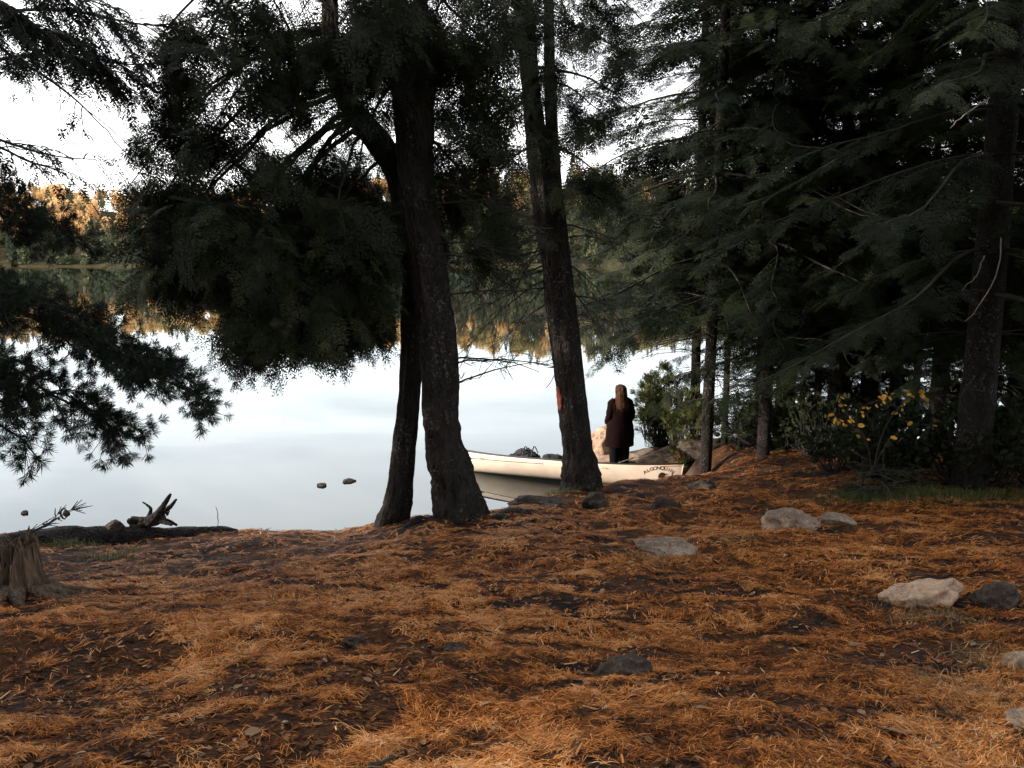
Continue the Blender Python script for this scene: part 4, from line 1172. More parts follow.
for (px, py, l, sd) in ((66, 512, "small dark snag tip rising from the water left of the driftwood", 61), (24, 511, "tiny dark stone in the water above the stump", 62)):
    b = at(px, py, 13.2); b[2] = 0.0
    v, f = rock_shape(.07, .05, .07, sd, low=True); m = MB(); m.add(v + b, f)
    if sd == 61:
        v, f = tube(smooth_path([b + [-.12, 0, -.05], b + [-.05, 0, .1], b + [.02, 0, .04]], 6), np.linspace(.02, .008, 6), 5); m.add(v, f)
        v, f = tube(smooth_path([b + [-.2, 0, -.05], b + [-.18, 0, .1]], 4), np.linspace(.014, .006, 4), 5); m.add(v, f)
    tag(m.build("stone" if sd == 62 else "snag", M["driftwood"], smooth=True, origin=b), l, "stone" if sd == 62 else "snag")
b = at(217, 510, 13.0); b[2] = -.03; m = MB()
v, f = tube(smooth_path([b, b + [.01, 0, .12], b + [-.02, 0, .22]], 8), np.linspace(.008, .004, 8), 5); m.add(v, f)
tag(m.build("reed", M["twig"], origin=b), "single thin reed standing in the water", "reed")

# ================================================================== stump, log, driftwood, sticks
b = at(24, 600, 4.55); b[2] = gz(b[0], b[1])
root = empty("tree_stump", b, "splintered brown stump with spreading roots at the photo's left edge", "stump")
m = MB(); k = 4.55 / F
Pz = [b + np.array([0.0, 0, z]) for z in np.linspace(-.06, .32, 22)]


def stump_r(th, t):
    rr_ = 1 + .16 * np.sin(th * 5 + 1 + t) * (1 - .3 * t) + .13 * np.sin(th * 9 + 2.2 - 1.5 * t) + .07 * np.sin(th * 17 + 3 * t) + .05 * vnoise(th * 6, np.full_like(th, t * 5), 0, 44) + .12 * vnoise(np.cos(th) * 6, np.sin(th) * 6, np.full_like(th, t * 2), 4)
    for a, am in ((-.5, .7), (-1.3, .5), (-2.2, .8), (-2.9, .6), (.5, .5), (1.7, .4)):
        rr_ = rr_ + 1.25 * am * np.exp(-(np.angle(np.exp(1j * (th - a))) / .26) ** 2) * np.exp(-t * 4.6)
    return rr_


v, f = tube(Pz, np.interp(np.linspace(0, 1, 22), [0, .25, .6, 1], [.185, .135, .105, .09]), 72, stump_r)
top = v[:, 2] > b[2] + .25
v[top, 2] += .09 * vnoise(v[top, 0] * 38, v[top, 1] * 38, 0, 6) + .04 * vnoise(v[top, 0] * 90, v[top, 1] * 90, 0, 8)
m.add(v, f)
m.build("stump", M["stump_wood"], root, smooth=True)
rm = MB()
for a, L in ((-.5, .34), (-1.25, .3), (-2.2, .38), (-2.9, .4), (.3, .4), (-.1, .42), (-1.7, .34)):
    K = []
    for t in np.linspace(0, 1, 6):
        x, y = b[0] + math.cos(a + .3 * t) * (.12 + L * t), b[1] + math.sin(a + .3 * t) * (.12 + L * t)
        K.append([x, y, gz(x, y) + .05 * (1 - t) ** 2 - .02 * t])
    v, f = tube(smooth_path(K, 14), np.linspace(.05, .012, 14), 9, lambda th, t: 1 + .15 * np.sin(th * 3 + t * 5)); rm.add(v, f)
rm.build("roots", M["stump_wood"], root, smooth=True)
sp_ = MB()
for q in range(16):
    a = rnd.uniform(0, 2 * PI); p = b + np.array([math.cos(a) * .08, math.sin(a) * .08, .28]); v, f = tube([p - [0, 0, .08], p + [rnd.uniform(-.02, .02), 0, .05], p + [rnd.uniform(-.05, .05), rnd.uniform(-.03, .03), rnd.uniform(.05, .13)]], [.018, .012, .002], 4); sp_.add(v, f)
sp_.build("splinters", M["stump_wood"], root)

# twiggy branch lying across the stump
m = MB(); o_ = b + np.array([-.12, .1, .35])
Pl = smooth_path([o_, o_ + [.15, 0, .03], o_ + [.32, .02, .12]], 12); v, f = tube(Pl, np.linspace(.014, .004, 12), 6); m.add(v, f)
sub_twigs(m, Pl, .004, 16, .18, .3, .3)
P_ = np.repeat(Pl[3:], 4, 0) + rng.normal(0, .035, (36, 3)); lm = MB()
tag(m.build("fallen_branch", M["twig"], origin=o_), "broken twiggy branch lying on top of the stump", "branch")

# log along the edge of the bank
Kp = [(-70, 566, 6.4, 46), (0, 553, 6.7, 44), (60, 541, 7.0, 33), (100, 538, 7.2, 28), (150, 537, 7.4, 24), (195, 534, 7.55, 19), (222, 531, 7.65, 14), (238, 528.5, 7.7, 4)]
P = np.array([at(q[0], q[1], q[2]) for q in Kp]); r = np.array([q[3] * .5 * q[2] / F for q in Kp])
for i in range(len(P)): P[i][2] = min(P[i][2] - .02, gz(P[i][0], P[i][1]) + r[i] * .6)
m = MB(); PP = smooth_path(np.hstack([P, r[:, None]]), 60)
v, f = tube(PP[:, :3], PP[:, 3], 20, lambda th, t: 1 + .09 * vnoise(np.cos(th) * 3, np.sin(th) * 3, np.full_like(th, t * 24), 3) + .05 * vnoise(np.cos(th) * 9, np.sin(th) * 9, np.full_like(th, t * 8), 5)); m.add(v, f)
tag(m.build("fallen_log", M["driftwood"], smooth=True, origin=P[2]), "long dark fallen log lying along the edge of the bank", "log")
# driftwood root on the log
b = at(158, 524, 7.5); k_ = np.argmin(np.abs(PP[:, 0] - b[0])); b[1] = PP[k_, 1]; b[2] = PP[k_, 2] + PP[k_, 3] * .8 + .06
m = MB(); sY = 7.75 / F


def drift(K, r0, r1):
    Q = smooth_path([b + np.array([(x - 158) * sY, dy_, (522 - y) * sY]) for (x, y, dy_) in K], 12)
    v, f = tube(Q, np.linspace(r0, r1, 12) * (1 + .2 * rng.random(12)), 8); m.add(v, f)


drift([(135, 519, 0), (145, 520, 0), (158, 518, 0), (166, 513, 0)], .05, .05)
drift([(152, 520, 0), (162, 512, -.03), (170, 502, -.05), (179, 489, -.06)], .055, .012)
drift([(162, 513, 0), (172, 506, .05), (179, 498, .06)], .03, .01)
drift([(152, 516, 0), (153, 509, .05), (151, 505, .05), (145, 501, .06)], .022, .006)
drift([(160, 517, 0), (170, 518, -.05), (179, 520, -.08)], .03, .012)
drift([(158, 520, 0), (168, 520, .05), (177, 526, .08)], .03, .01)
drift([(166, 511, 0), (172, 510, .0), (171, 513, 0), (174, 508, 0)], .014, .006)
drift([(140, 520, 0), (137, 517, -.04), (134, 518, -.05)], .04, .02)
tag(m.build("driftwood", M["driftwood"], smooth=True, origin=b), "black driftwood root with upturned prongs lying on the log", "driftwood")
b = at(117, 528, 7.3); k_ = np.argmin(np.abs(PP[:, 0] - b[0])); b[1] = PP[k_, 1]; b[2] = PP[k_, 2] + PP[k_, 3] + .02
v, f = rock_shape(.1, .07, .055, 71); m = MB(); m.add(v + b, f)
tag(m.build("stone", M["rock_dark"], smooth=True, origin=b), "flat topped dark stone sitting on the log, left of the driftwood", "stone")

# sticks on the ground
def stick(name, label, K, r0, r1, mat="twig", forks=()):
    def g_(q):
        p = at(*q); p[2] = gz(p[0], p[1]) + r0 * .9; return p
    m = MB(); Q = smooth_path([g_(q) for q in K], 14); Q[:, 2] += .01 * np.sin(np.linspace(0, 9, 14)) * 0
    v, f = tube(Q, np.linspace(r0, r1, 14) * (1 + .15 * rng.random(14)), 8); m.add(v, f)
    for K2 in forks:
        Q2 = smooth_path([g_(q) for q in K2], 8); v, f = tube(Q2, np.linspace(r0 * .6, r1 * .5, 8), 6); m.add(v, f)
    return tag(m.build(name, M[mat], smooth=True, origin=Q[7]), label, "stick", "sticks on the needle floor")


stick("stick", "dark bent stick on the needles below the leaning trunk", [(508, 606, 4.35), (530, 608, 4.3), (544, 612, 4.25), (550, 624, 4.1)], .012, .008)
stick("stick", "short dark stick left of the flat grey stone's shadow, pointing to it", [(662, 594, 4.6), (672, 590, 4.65), (684, 578, 4.9)], .009, .006)
stick("stick", "thick bark piece lying at the bottom, left of the middle", [(368, 762, 2.38), (382, 760, 2.4), (394, 755, 2.44)], .014, .011)
stick("stick", "long thin root curving along the left half of the floor, near the trunks", [(300, 580, 5.0), (330, 575, 5.1), (355, 577, 5.05), (372, 584, 4.9)], .008, .005)
stick("stick", "thin pale twig on the dark patch, lower right", [(815, 640, 3.8), (835, 655, 3.6), (842, 662, 3.5)], .004, .003, "pale_twig")
b = at(628, 456, 15.4); m = MB()
q0, q1 = at(598, 462, 15.3), at(634, 455, 15.5); q0[2] = gz(q0[0], q0[1]) + .1; q1[2] = gz(q1[0], q1[1]) + .22
v, f = tube(smooth_path([q0, (q0 + q1) / 2 + [0, 0, .03], q1], 10), np.linspace(.016, .012, 10), 6); m.add(v, f)
tag(m.build("stick", M["pale_twig"], smooth=True, origin=q0), "pale bleached stick lying across the rock by the person's feet", "stick")

# a few dry leaves
for (px, py, Y, l, s_) in ((908, 742, 2.55, "largest pale dry leaf, in the lower right corner", .075), (480, 713, 2.85, "pale dry leaf near the bottom, below the trunks", .05), (245, 742, 2.55, "curled tan leaf at the bottom left", .05), (372, 700, 3.0, "small dry leaf in the middle of the lower floor", .04), (705, 735, 2.6, "small dry leaf on dark soil at the bottom right", .035), (858, 640, 3.7, "dry leaf on the orange needles left of the pale slab", .05)):
    p = at(px, py, Y); p[2] = gz(p[0], p[1]) + .022; m = MB()
    place(m, BROAD, [p], [[rnd.uniform(-1, 1), rnd.uniform(-.4, .4), .1]], [s_ * 1.05], tint=[.7], roll=.7)
    o = tag(m.build("dry_leaf", M["dry_leaf"], origin=p), l, "leaf", "dry leaves on the floor")

# ================================================================== pine needle litter
def litter():
    r = np.random.default_rng(77)
    mb = MB()
    n = 850000
    u = r.random(n)
    y = 1.7 * (14.5 / 1.7) ** u                       # log-uniform in distance
    x = r.uniform(-1, 1, n) * (y * .74 + 1.5)
    big = fbm(x * 1.15 + .7 * vnoise(x * 3, y * 3, 0, 90), y * 2.0, 0, 91, 3)
    small = fbm(x * 6.0, y * 9.0, 0, 95, 2)
    pr = np.clip(.36 + .58 * big + 1.0 * small, 0.03, .6) / (1 + .10 * np.clip(y - 2.6, 0, 5))
    h = gh(x, y)
    pr *= np.clip((h - .55) / .5, 0, 1)
    # the needles thin out under the wood on the right, by the trunks and in the shade of the log
    pr *= 1 - .4 * np.clip((y - 8.1) / 1.2, 0, 1) * (x > 1.6)
    pr *= 1 - .45 * np.exp(-((x - b_main[0] + .2) ** 2 / 1.2 + (y - 7.4) ** 2 / .5))
    pr *= 1 - .7 * np.exp(-((x + 3.2) ** 2 / 2.0 + (y - 6.6) ** 2 / 1.1))
    keep = r.random(n) < pr
    x, y, h, pr = x[keep], y[keep], h[keep], pr[keep]
    # bundles: several needles share an origin and splay
    nb = 3
    x = np.repeat(x, nb); y = np.repeat(y, nb); h = np.repeat(h, nb); prr = np.repeat(pr, nb)
    m = len(x)
    a = np.repeat(r.normal(0, 1.0, m // nb) + PI * r.integers(0, 2, m // nb) + .5 * vnoise(x[::nb] * 2.2, y[::nb] * 2.2, 0, 70), nb) + r.normal(0, .32, m)
    L = r.uniform(.022, .078, m) * np.clip(y / 5, 1, 1.5)
    w_ = r.uniform(.0012, .003, m) * np.clip(y / 2.8, 1, 2.6)
    lift = r.random(m) ** 1.6 * .018 * (.3 + prr) + .003
    tilt = r.normal(0, .09, m)
    d = np.stack([np.cos(a), np.sin(a)], -1); s = np.stack([-d[:, 1], d[:, 0]], -1)
    p0 = np.stack([x, y], -1)
    p1 = p0 + d * (L / 2)[:, None] + s * (r.normal(0, .08, m) * L)[:, None]
    p2 = p0 + d * L[:, None]
    h2 = gh(p2[:, 0], p2[:, 1])
    z0 = h + lift; z2 = np.maximum(h2 + .003, h2 + lift + np.abs(tilt) * L * .7); z1 = (z0 + z2) / 2 + r.random(m) * .01
    V = np.zeros((m, 5, 3))
    V[:, 0, :2] = p0 + s * w_[:, None] / 2; V[:, 1, :2] = p0 - s * w_[:, None] / 2
    V[:, 2, :2] = p1 + s * w_[:, None] / 2; V[:, 3, :2] = p1 - s * w_[:, None] / 2; V[:, 4, :2] = p2
    V[:, 0:2, 2] = z0[:, None]; V[:, 2:4, 2] = z1[:, None]; V[:, 4, 2] = z2
    b0 = np.arange(m)[:, None] * 5
    hue = np.clip(.43 + .2 * np.repeat(fbm(x[::nb] * 2, y[::nb] * 2, 0, 60, 2) + 1.1 * fbm(x[::nb] * 11, y[::nb] * 14, 0, 61, 2) + r.normal(0, .95, m // nb), nb) + r.normal(0, .12, m) + 12 * (lift - .007), 0.02, .97)
    mb.add(V.reshape(-1, 3), b0 + np.array([[0, 1, 3, 2]]), np.repeat(hue, 5))
    mb.f.append((b0 + np.array([[2, 3, 4]])).astype(np.int64)); mb.m.append(np.zeros(m, np.int32))
    return tag(mb.build("pine_needles", M["litter"]), "orange fallen pine needles scattered over the dark soil", "needles", kind="stuff")


litter()


def debris():
    """bits of bark, cone scales and tiny twigs between the needles"""
    r = np.random.default_rng(78)
    n = 19000
    y = 1.7 * (9.5 / 1.7) ** r.random(n); x = r.uniform(-1, 1, n) * (y * .74 + 1.5)
    h = gh(x, y); k = h > 1.2; x, y, h = x[k], y[k], h[k]; n = len(x)
    P = np.stack([x, y, h + .006], -1); a = r.uniform(0, 2 * PI, n); L = r.uniform(.012, .07, n)
    Q = P + np.stack([np.cos(a) * L, np.sin(a) * L, r.uniform(-.002, .012, n)], -1)
    rad = r.uniform(.0015, .005, n)
    v, f = tubes_fast(P, Q, rad, rad * .7); mb = MB(); mb.add(v, f, np.repeat(np.clip(r.normal(.12, .12, n), 0, 1) + (r.random(n) > .965) * .85, 6))
    n = 9000; y = 1.7 * (9 / 1.7) ** r.random(n); x = r.uniform(-1, 1, n) * (y * .74 + 1.5); h = gh(x, y); k = h > 1.2; x, y, h = x[k], y[k], h[k]; n = len(x)
    D = r.normal(0, 1, (n, 3)) * [1, 1, .12]
    place(mb, BROAD, np.stack([x, y, h + .01], -1), D, r.uniform(.01, .034, n), tint=np.clip(r.normal(.38, .2, n) + (r.random(n) > .97) * .25, 0, 1), roll=.3, mat=1)
    return tag(mb.build("bark_debris", [M["litter"], M["dry_leaf"]]), "bark chips and broken twiglets strewn between the needles", "debris", kind="stuff")


debris()


# ================================================================== far shore
FS = 1.75


def hill_h(x, y):
    x = np.asarray(x, float) / FS; y = np.asarray(y, float) / FS
    ridge = 22.5 + 4.0 * np.exp(-((x - 0) / 70) ** 2) + 2.2 * np.sin(x / 37 + 1) + 1.5 * np.sin(x / 17) - 3.0 * np.exp(-((x + 190) / 60) ** 2)
    t = np.clip((y - 228 - 5 * np.sin(x / 45) - 3 * np.sin(x / 19 + 2)) / 95, -0.1, 1)
    return np.where(t < 0, t * 8, ridge * (1 - (1 - np.clip(t, 0, 1)) ** 1.7)) * FS + 0.2


hx = np.linspace(-900, 900, 240); hy = np.linspace(380, 720, 50)
XX, YY = np.meshgrid(hx, hy); ZZ = hill_h(XX, YY); nx, ny = len(hx), len(hy)
ii = (np.arange(ny - 1)[:, None] * nx + np.arange(nx - 1)[None, :])
M["hill"] = simple("hill_soil", (0.05, 0.042, 0.024), 1.0, 0.35, 0.15, 0, 0.0)
mb = MB(); mb.add(np.stack([XX.ravel(), YY.ravel(), ZZ.ravel()], -1), np.stack([ii, ii + 1, ii + nx + 1, ii + nx], -1).reshape(-1, 4))
tag(mb.build("hill", M["hill"], smooth=True), "low wooded hill along the far shore", "hill", kind="structure")


def decid(r, H):
    n = 230
    u = r.normal(0, 1, (n, 3)); u /= np.linalg.norm(u, axis=1)[:, None]; u *= r.random((n, 1)) ** .4
    lob = 1 + .3 * fbm(u[:, 0] * 2, u[:, 1] * 2, u[:, 2] * 2 + H, int(H * 10), 2)
    c = u * lob[:, None] * [H * .27, H * .27, H * .36] + [0, 0, H * .62]
    return c


def far_cards(mb, C_, s, tint):
    n = len(C_)
    a = unit_rows(rng.normal(0, 1, (n, 3))); b_ = np.cross(a, unit_rows(rng.normal(0, 1, (n, 3)))); b_ = unit_rows(b_)
    s = np.broadcast_to(s, (n,))[:, None]
    V = np.stack([C_ - a * s, C_ + b_ * s * .7, C_ + a * s, C_ - b_ * s * .7], 1)
    mb.add(V.reshape(-1, 3), np.arange(4 * n).reshape(-1, 4), np.repeat(tint, 4))


def spruce_pts(r, H, R0):
    n = 190
    t = r.random(n) ** 1.35
    lay = np.round(t * 13) / 13 + r.normal(0, .008, n)
    rr_ = R0 * (1 - lay) ** .85 * r.uniform(.2, 1.05, n) + .08
    a = r.uniform(0, 2 * PI, n)
    return np.stack([np.cos(a) * rr_, np.sin(a) * rr_, H * (.1 + .9 * lay) - rr_ * .28], -1)


fr_ = np.random.default_rng(9)
ma, mg, mt = MB(), MB(), MB()
GS = 1.35
for i in range(900):
    x = fr_.uniform(-330, 330); y = 257 + 68 * fr_.random() ** .8
    band = vnoise(x / 26, y / 40, 0, 3)
    if x < -70: y = 243 + 78 * fr_.random() ** .8
    elif y < 264 and fr_.random() < .4: continue
    x *= FS; y *= FS
    z = float(hill_h(np.array([x]), np.array([y]))[0]); H = fr_.uniform(8, 13) * GS
    P = decid(fr_, H) + [x, y, z]
    tn = np.clip(fr_.normal(.58, .2) + .3 * band - .5 * (20 < x / FS < 110) + fr_.normal(0, .1, len(P)), 0, 1)
    far_cards(ma, P, fr_.uniform(.55, .85) * GS, tn)
    for q in range(2):
        v, f = tube([[x + q * .6, y, z - .3], [x + q * .9 + fr_.uniform(-.5, .5), y, z + H * .5], [x + q * .6 + fr_.uniform(-1, 1), y, z + H * .8]], [.2, .15, .05], 4); mt.add(v, f)
for i in range(1350):
    x = fr_.uniform(-330, 330); front = fr_.random() < .8
    y = (229.5 + 28 * fr_.random() ** 1.25) if front else (258 + 64 * fr_.random())
    y += 5 * math.sin(x / 45) + 3 * math.sin(x / 19 + 2)
    if not front and fr_.random() < .3: continue
    if x < -70 and front and y > 241 and fr_.random() < .7: continue
    x *= FS; y *= FS
    z = float(hill_h(np.array([x]), np.array([y]))[0]); H = fr_.uniform(7, 13) * GS if front else fr_.uniform(11, 17) * GS
    P = spruce_pts(fr_, H, H * fr_.uniform(.17, .25)) + [x, y, z]
    far_cards(mg, P, fr_.uniform(.5, .75) * GS, np.clip(fr_.normal(.45, .2) + fr_.normal(0, .12, len(P)), 0, 1))
# bushes and brush down at the water line
for i in range(500):
    x = fr_.uniform(-330, 330); y = 229 + 5 * math.sin(x / 45) + 3 * math.sin(x / 19 + 2) + 5 * fr_.random()
    x *= FS; y *= FS
    z = max(0, float(hill_h(np.array([x]), np.array([y]))[0]))
    n = 40; u = fr_.normal(0, 1, (n, 3)); c = u * [2.0, 1.3, .9] + [x, y, z + 1.2]; c[:, 2] = np.maximum(c[:, 2], .15)
    far_cards(mg, c, .7, np.clip(fr_.normal(.2, .15, n), 0, 1))
tag(ma.build("autumn_wood", M["autumn_leaf"]), "orange autumn wood covering the far shore", "wood", kind="stuff")
tag(mg.build("evergreen_wood", M["far_green"]), "grey green evergreens mixed along the far shore", "wood", kind="stuff")
tag(mt.build("far_tree_trunks", M["far_trunk"]), "pale trunks showing between the far autumn trees", "wood", kind="stuff")
# single spruces one can tell apart above the far ridge, top left
for (px, H, R0, Y, lab, nm) in ((20, 17, 2.8, 500, "leftmost far spruce above the orange ridge", "spruce_tree"), (86, 25, 4.2, 490, "tallest dark far spruce above the orange ridge, at the photo's top left", "spruce_tree"), (128, 22, 5.2, 480, "broad pale green far pine right of the tallest dark spruce", "spruce_tree"), (47, 15, 2.2, 510, "thin far spruce between the leftmost and the tallest one", "spruce_tree")):
    x = at(px, 200, Y)[0]; z = float(hill_h(np.array([x]), np.array([float(Y)]))[0])
    b = np.array([x, Y, z]); root = tree(nm, lab, "tree", b, "far spruces on the ridge")
    m = MB(); P = np.concatenate([spruce_pts(fr_, H, R0) for q in range(3)]) + b; far_cards(m, P, .7, np.clip(fr_.normal(.35 if px != 128 else .7, .15, len(P)), 0, 1)); m.build("crown", M["far_green"], root)
    m = MB(); v, f = tube([b - [0, 0, .4], b + [0, 0, H * .5], b + [0, 0, H]], [.3, .2, .04], 6); m.add(v, f); m.build("trunk", M["far_trunk"], root)

# ================================================================== canoe
M["hull"] = simple("hull_paint", (0.70, 0.6, 0.51), 0.42, 0.1, 4, 0, 0.4)
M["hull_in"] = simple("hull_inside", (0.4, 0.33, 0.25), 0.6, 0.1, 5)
M["gunwale"] = simple("gunwale", (0.02, 0.018, 0.017), 0.45, 0.2, 10)
M["ash"] = simple("ash_wood", (0.4, 0.26, 0.14), 0.5, 0.2, 8)
M["ink"] = simple("ink", (0.016, 0.014, 0.014), 0.5, 0.1, 10)
M["red_ink"] = simple("red_ink", (0.4, 0.1, 0.06), 0.5, 0.1, 10)
M["dark_bag"] = simple("dark_bag", (0.014, 0.016, 0.022), 0.8, 0.4, 14, 0.3)
M["strap"] = simple("strap", (0.03, 0.03, 0.034), 0.7, 0.2, 10)

cr = at(683, 462, 14.35); cl = at(437, 445, 16.3)
mid = (cr + cl) / 2; LEN = math.hypot(cr[0] - cl[0], cr[1] - cl[1]); ang = math.atan2(cr[1] - cl[1], cr[0] - cl[0])
CAN = empty("canoe", (mid[0], mid[1], 0.0), "cream coloured canoe with black gunwales, nosed ashore behind the leaning trunk", "canoe")
CAN.rotation_euler = (math.radians(-15), math.radians(-1.35), ang)
CAN.location.z = 0.01
HL = LEN / 2


def hw(s): return np.maximum(0.012, 0.43 * (1 - np.abs(s) ** 2.3) ** 0.85)
def gun(s): return 0.385 + 0.12 * np.abs(s) ** 3
def keel(s): return 0.03 * s ** 2 + np.where(np.abs(s) > .93, ((np.abs(s) - .93) / .07) ** 2.4 * .16, 0)


def hull_pt(s, q, side, off=0.0):
    """q 0 at the gunwale .. 1 at the keel"""
    s = np.asarray(s, float); q = np.asarray(q, float)
    a = q * PI / 2
    yy = side * (hw(s) * (np.cos(a) ** .55) * (1 + .05 * np.sin(2 * a)) + off)
    zz = keel(s) + (gun(s) - keel(s)) * (1 - np.sin(a) ** 1.0 * (0.35 + 0.65 * q))
    stem = np.where(np.abs(s) > .9, ((np.abs(s) - .9) / .1) ** 2 * .05 * (q - .3), 0)
    return np.stack([HL * s - np.sign(s) * stem, yy, zz], -1)


ns, nq = 90, 14
S = np.sin(np.linspace(-PI / 2, PI / 2, ns)); Q = np.linspace(0, 1, nq)


def local(o, name, V, Fc, mats, smooth=True):
    m = MB(); Mw = np.array(WM(o)); m.add(np.asarray(V) @ Mw[:3, :3].T + Mw[:3, 3], Fc); return m.build(name, mats, o, smooth=smooth)


def hull_surface(off, flip):
    rows = [np.concatenate([hull_pt(np.full(nq, s), Q, -1, off), hull_pt(np.full(nq - 1, s), Q[::-1][1:], 1, off)]) for s in S]
    V = np.array(rows); w_ = V.shape[1]
    ii = np.arange(ns - 1)[:, None] * w_ + np.arange(w_ - 1)[None]
    q = np.stack([ii, ii + 1, ii + w_ + 1, ii + w_], -1).reshape(-1, 4)
    return V.reshape(-1, 3), (q[:, ::-1] if flip else q)


v, f = hull_surface(0, False); HULL = local(CAN, "hull", v, f, M["hull"])
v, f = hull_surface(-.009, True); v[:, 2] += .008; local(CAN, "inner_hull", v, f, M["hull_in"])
for sd in (-1, 1):
    P = np.stack([HL * S, sd * (hw(S) + .004), gun(S) + .002], -1)
    v, f = tube(P, np.full(ns, .015), 8); local(CAN, "gunwale", v, f, M["gunwale"])


def beam(s, w_, th, drop, name, mat):
    y = float(hw(np.array(s))) - .01; z = float(gun(np.array(s))) - drop
    xs = np.array([-w_ / 2, w_ / 2]); V = []
    for t in np.linspace(-1, 1, 9):
        k = w_ / 2 * (1 - .25 * (1 - t * t))
        V += [(HL * s - k, y * t, z - th / 2), (HL * s + k, y * t, z - th / 2), (HL * s + k, y * t, z + th / 2), (HL * s - k, y * t, z + th / 2)]
    Fc = [(i * 4 + a, i * 4 + (a + 1) % 4, i * 4 + 4 + (a + 1) % 4, i * 4 + 4 + a) for i in range(8) for a in range(4)] + [(3, 2, 1, 0), (32, 33, 34, 35)]
    local(CAN, name, V, Fc, M[mat], False)


beam(-.52, .26, .025, .09, "seat", "ash"); beam(.42, .26, .025, .09, "seat", "ash")
beam(.0, .07, .022, .02, "yoke", "ash"); beam(-.3, .05, .02, .02, "thwart", "ash"); beam(.68, .05, .02, .02, "thwart", "ash")
for sg in (-1, 1):
    ss = np.linspace(.86, .995, 8) * sg; V = []
    for s in ss:
        y = float(hw(s)) + .002; z = float(gun(s)) + .013; V += [(HL * s, -y, z), (HL * s, 0, z + .012), (HL * s, y, z)]
    local(CAN, "deck_plate", V, [(i * 3 + j, i * 3 + 3 + j, i * 3 + 4 + j, i * 3 + 1 + j) for i in range(7) for j in range(2)], M["gunwale"])
# thin dark line along the left half of the hull
ss = np.linspace(-.72, -.02, 60); qs = .36 - .10 * (ss + .72) ; W_ = .012
V = np.concatenate([hull_pt(ss, qs - W_, -1, .004), hull_pt(ss, qs + W_, -1, .004)])
local(HULL, "pinstripe", V, [(i, i + 1, 61 + i, 60 + i) for i in range(59)], M["ink"])


def text_mesh(body, size):
    c = bpy.data.curves.new("lettering", "FONT"); c.body = body; c.size = size; c.align_x = "CENTER"; c.resolution_u = 3
    o = bpy.data.objects.new("lettering", c); C.objects.link(o)
    dg = bpy.context.evaluated_depsgraph_get(); me = bpy.data.meshes.new_from_object(o.evaluated_get(dg))
    v = np.array([q.co[:] for q in me.vertices]); f = [tuple(p.vertices) for p in me.polygons]
    bpy.data.objects.remove(o); bpy.data.curves.remove(c); bpy.data.meshes.remove(me)
    return v, f


def hull_side_height(s): return gun(s) - keel(s)


def on_hull(x, z, off=.006):
    """local x along the hull and depth below the gunwale (m) -> point just off the near side"""
    s = np.asarray(x, float) / HL
    qq = np.linspace(0, 1, 60); out = []
    for si, zi in zip(s, np.asarray(z, float)):
        pz = hull_pt(np.full(60, si), qq, -1)[:, 2]; d = pz[0] - pz
        out.append(np.interp(zi, d, qq))
    return hull_pt(s, np.array(out), -1, off)


# arched lettering near the right end, each letter turned on the arc
word = "ALGONQUIN"; cx, R_ = HL - .43, .40; pos = np.linspace(-.6, .6, len(word))
LV, LF, nn = [], [], 0
for ch, a in zip(word, pos):
    v, f = text_mesh(ch, .092)
    v = v[:, :2] * [1.12, 1.0]
    ca, sa = math.cos(-a), math.sin(-a)
    x = v[:, 0] * ca - v[:, 1] * sa + R_ * math.sin(a); z = v[:, 0] * sa + v[:, 1] * ca + R_ * (math.cos(a) - 1)
    # dense enough already: letters are small against the hull's curve
    P = on_hull(cx + x, .10 - z); LV.append(P); LF += [tuple(i + nn for i in q) for q in f]; nn += len(P)
local(HULL, "lettering", np.concatenate(LV), LF, M["ink"], False)
# diving bird's head emblem under the arch
bird = [(-.105, -.13), (-.11, -.06), (-.10, .0), (-.07, .05), (-.02, .075), (.03, .07), (.06, .05), (.085, .035), (.20, .03), (.085, .005), (.045, -.012), (.0, -.03), (-.025, -.07), (-.01, -.10), (.02, -.115), (.03, -.13)]
bird = np.array(bird) * .68; P = on_hull(cx + .07 + bird[:, 0], .205 - bird[:, 1], .007)
cpt = on_hull(np.array([cx - .03]), np.array([.245]), .007)
import bmesh
bm = bmesh.new(); vs_ = [bm.verts.new(q) for q in P]; bm.faces.new(vs_); bmesh.ops.triangulate(bm, faces=bm.faces[:]); bm.verts.index_update()
local(HULL, "bird_emblem", [q.co[:] for q in bm.verts], [tuple(q.index for q in fc.verts) for fc in bm.faces], M["ink"], False); bm.free()
reed = np.array([(.245, -.05), (.262, -.05), (.268, .03), (.255, .045), (.24, .03)]); reed = reed * .68; P = on_hull(cx + .07 + reed[:, 0], .205 - reed[:, 1], .007)
local(HULL, "emblem_mark", P, [(0, 1, 2, 3, 4)], M["ink"], False)
# faint red line of small print under the gunwale: only its overall mark can be made out
xs = []
for i in range(18):
    x0 = HL - .40 + i * .0195; xs.append([(x0, .036), (x0 + .013, .036), (x0 + .013, .05), (x0, .05)])
P = np.concatenate([on_hull(np.array([p[0] for p in q]), np.array([p[1] for p in q]), .005) for q in xs])
local(HULL, "small_print", P, [(4 * i + 3, 4 * i + 2, 4 * i + 1, 4 * i) for i in range(18)], M["red_ink"], False)
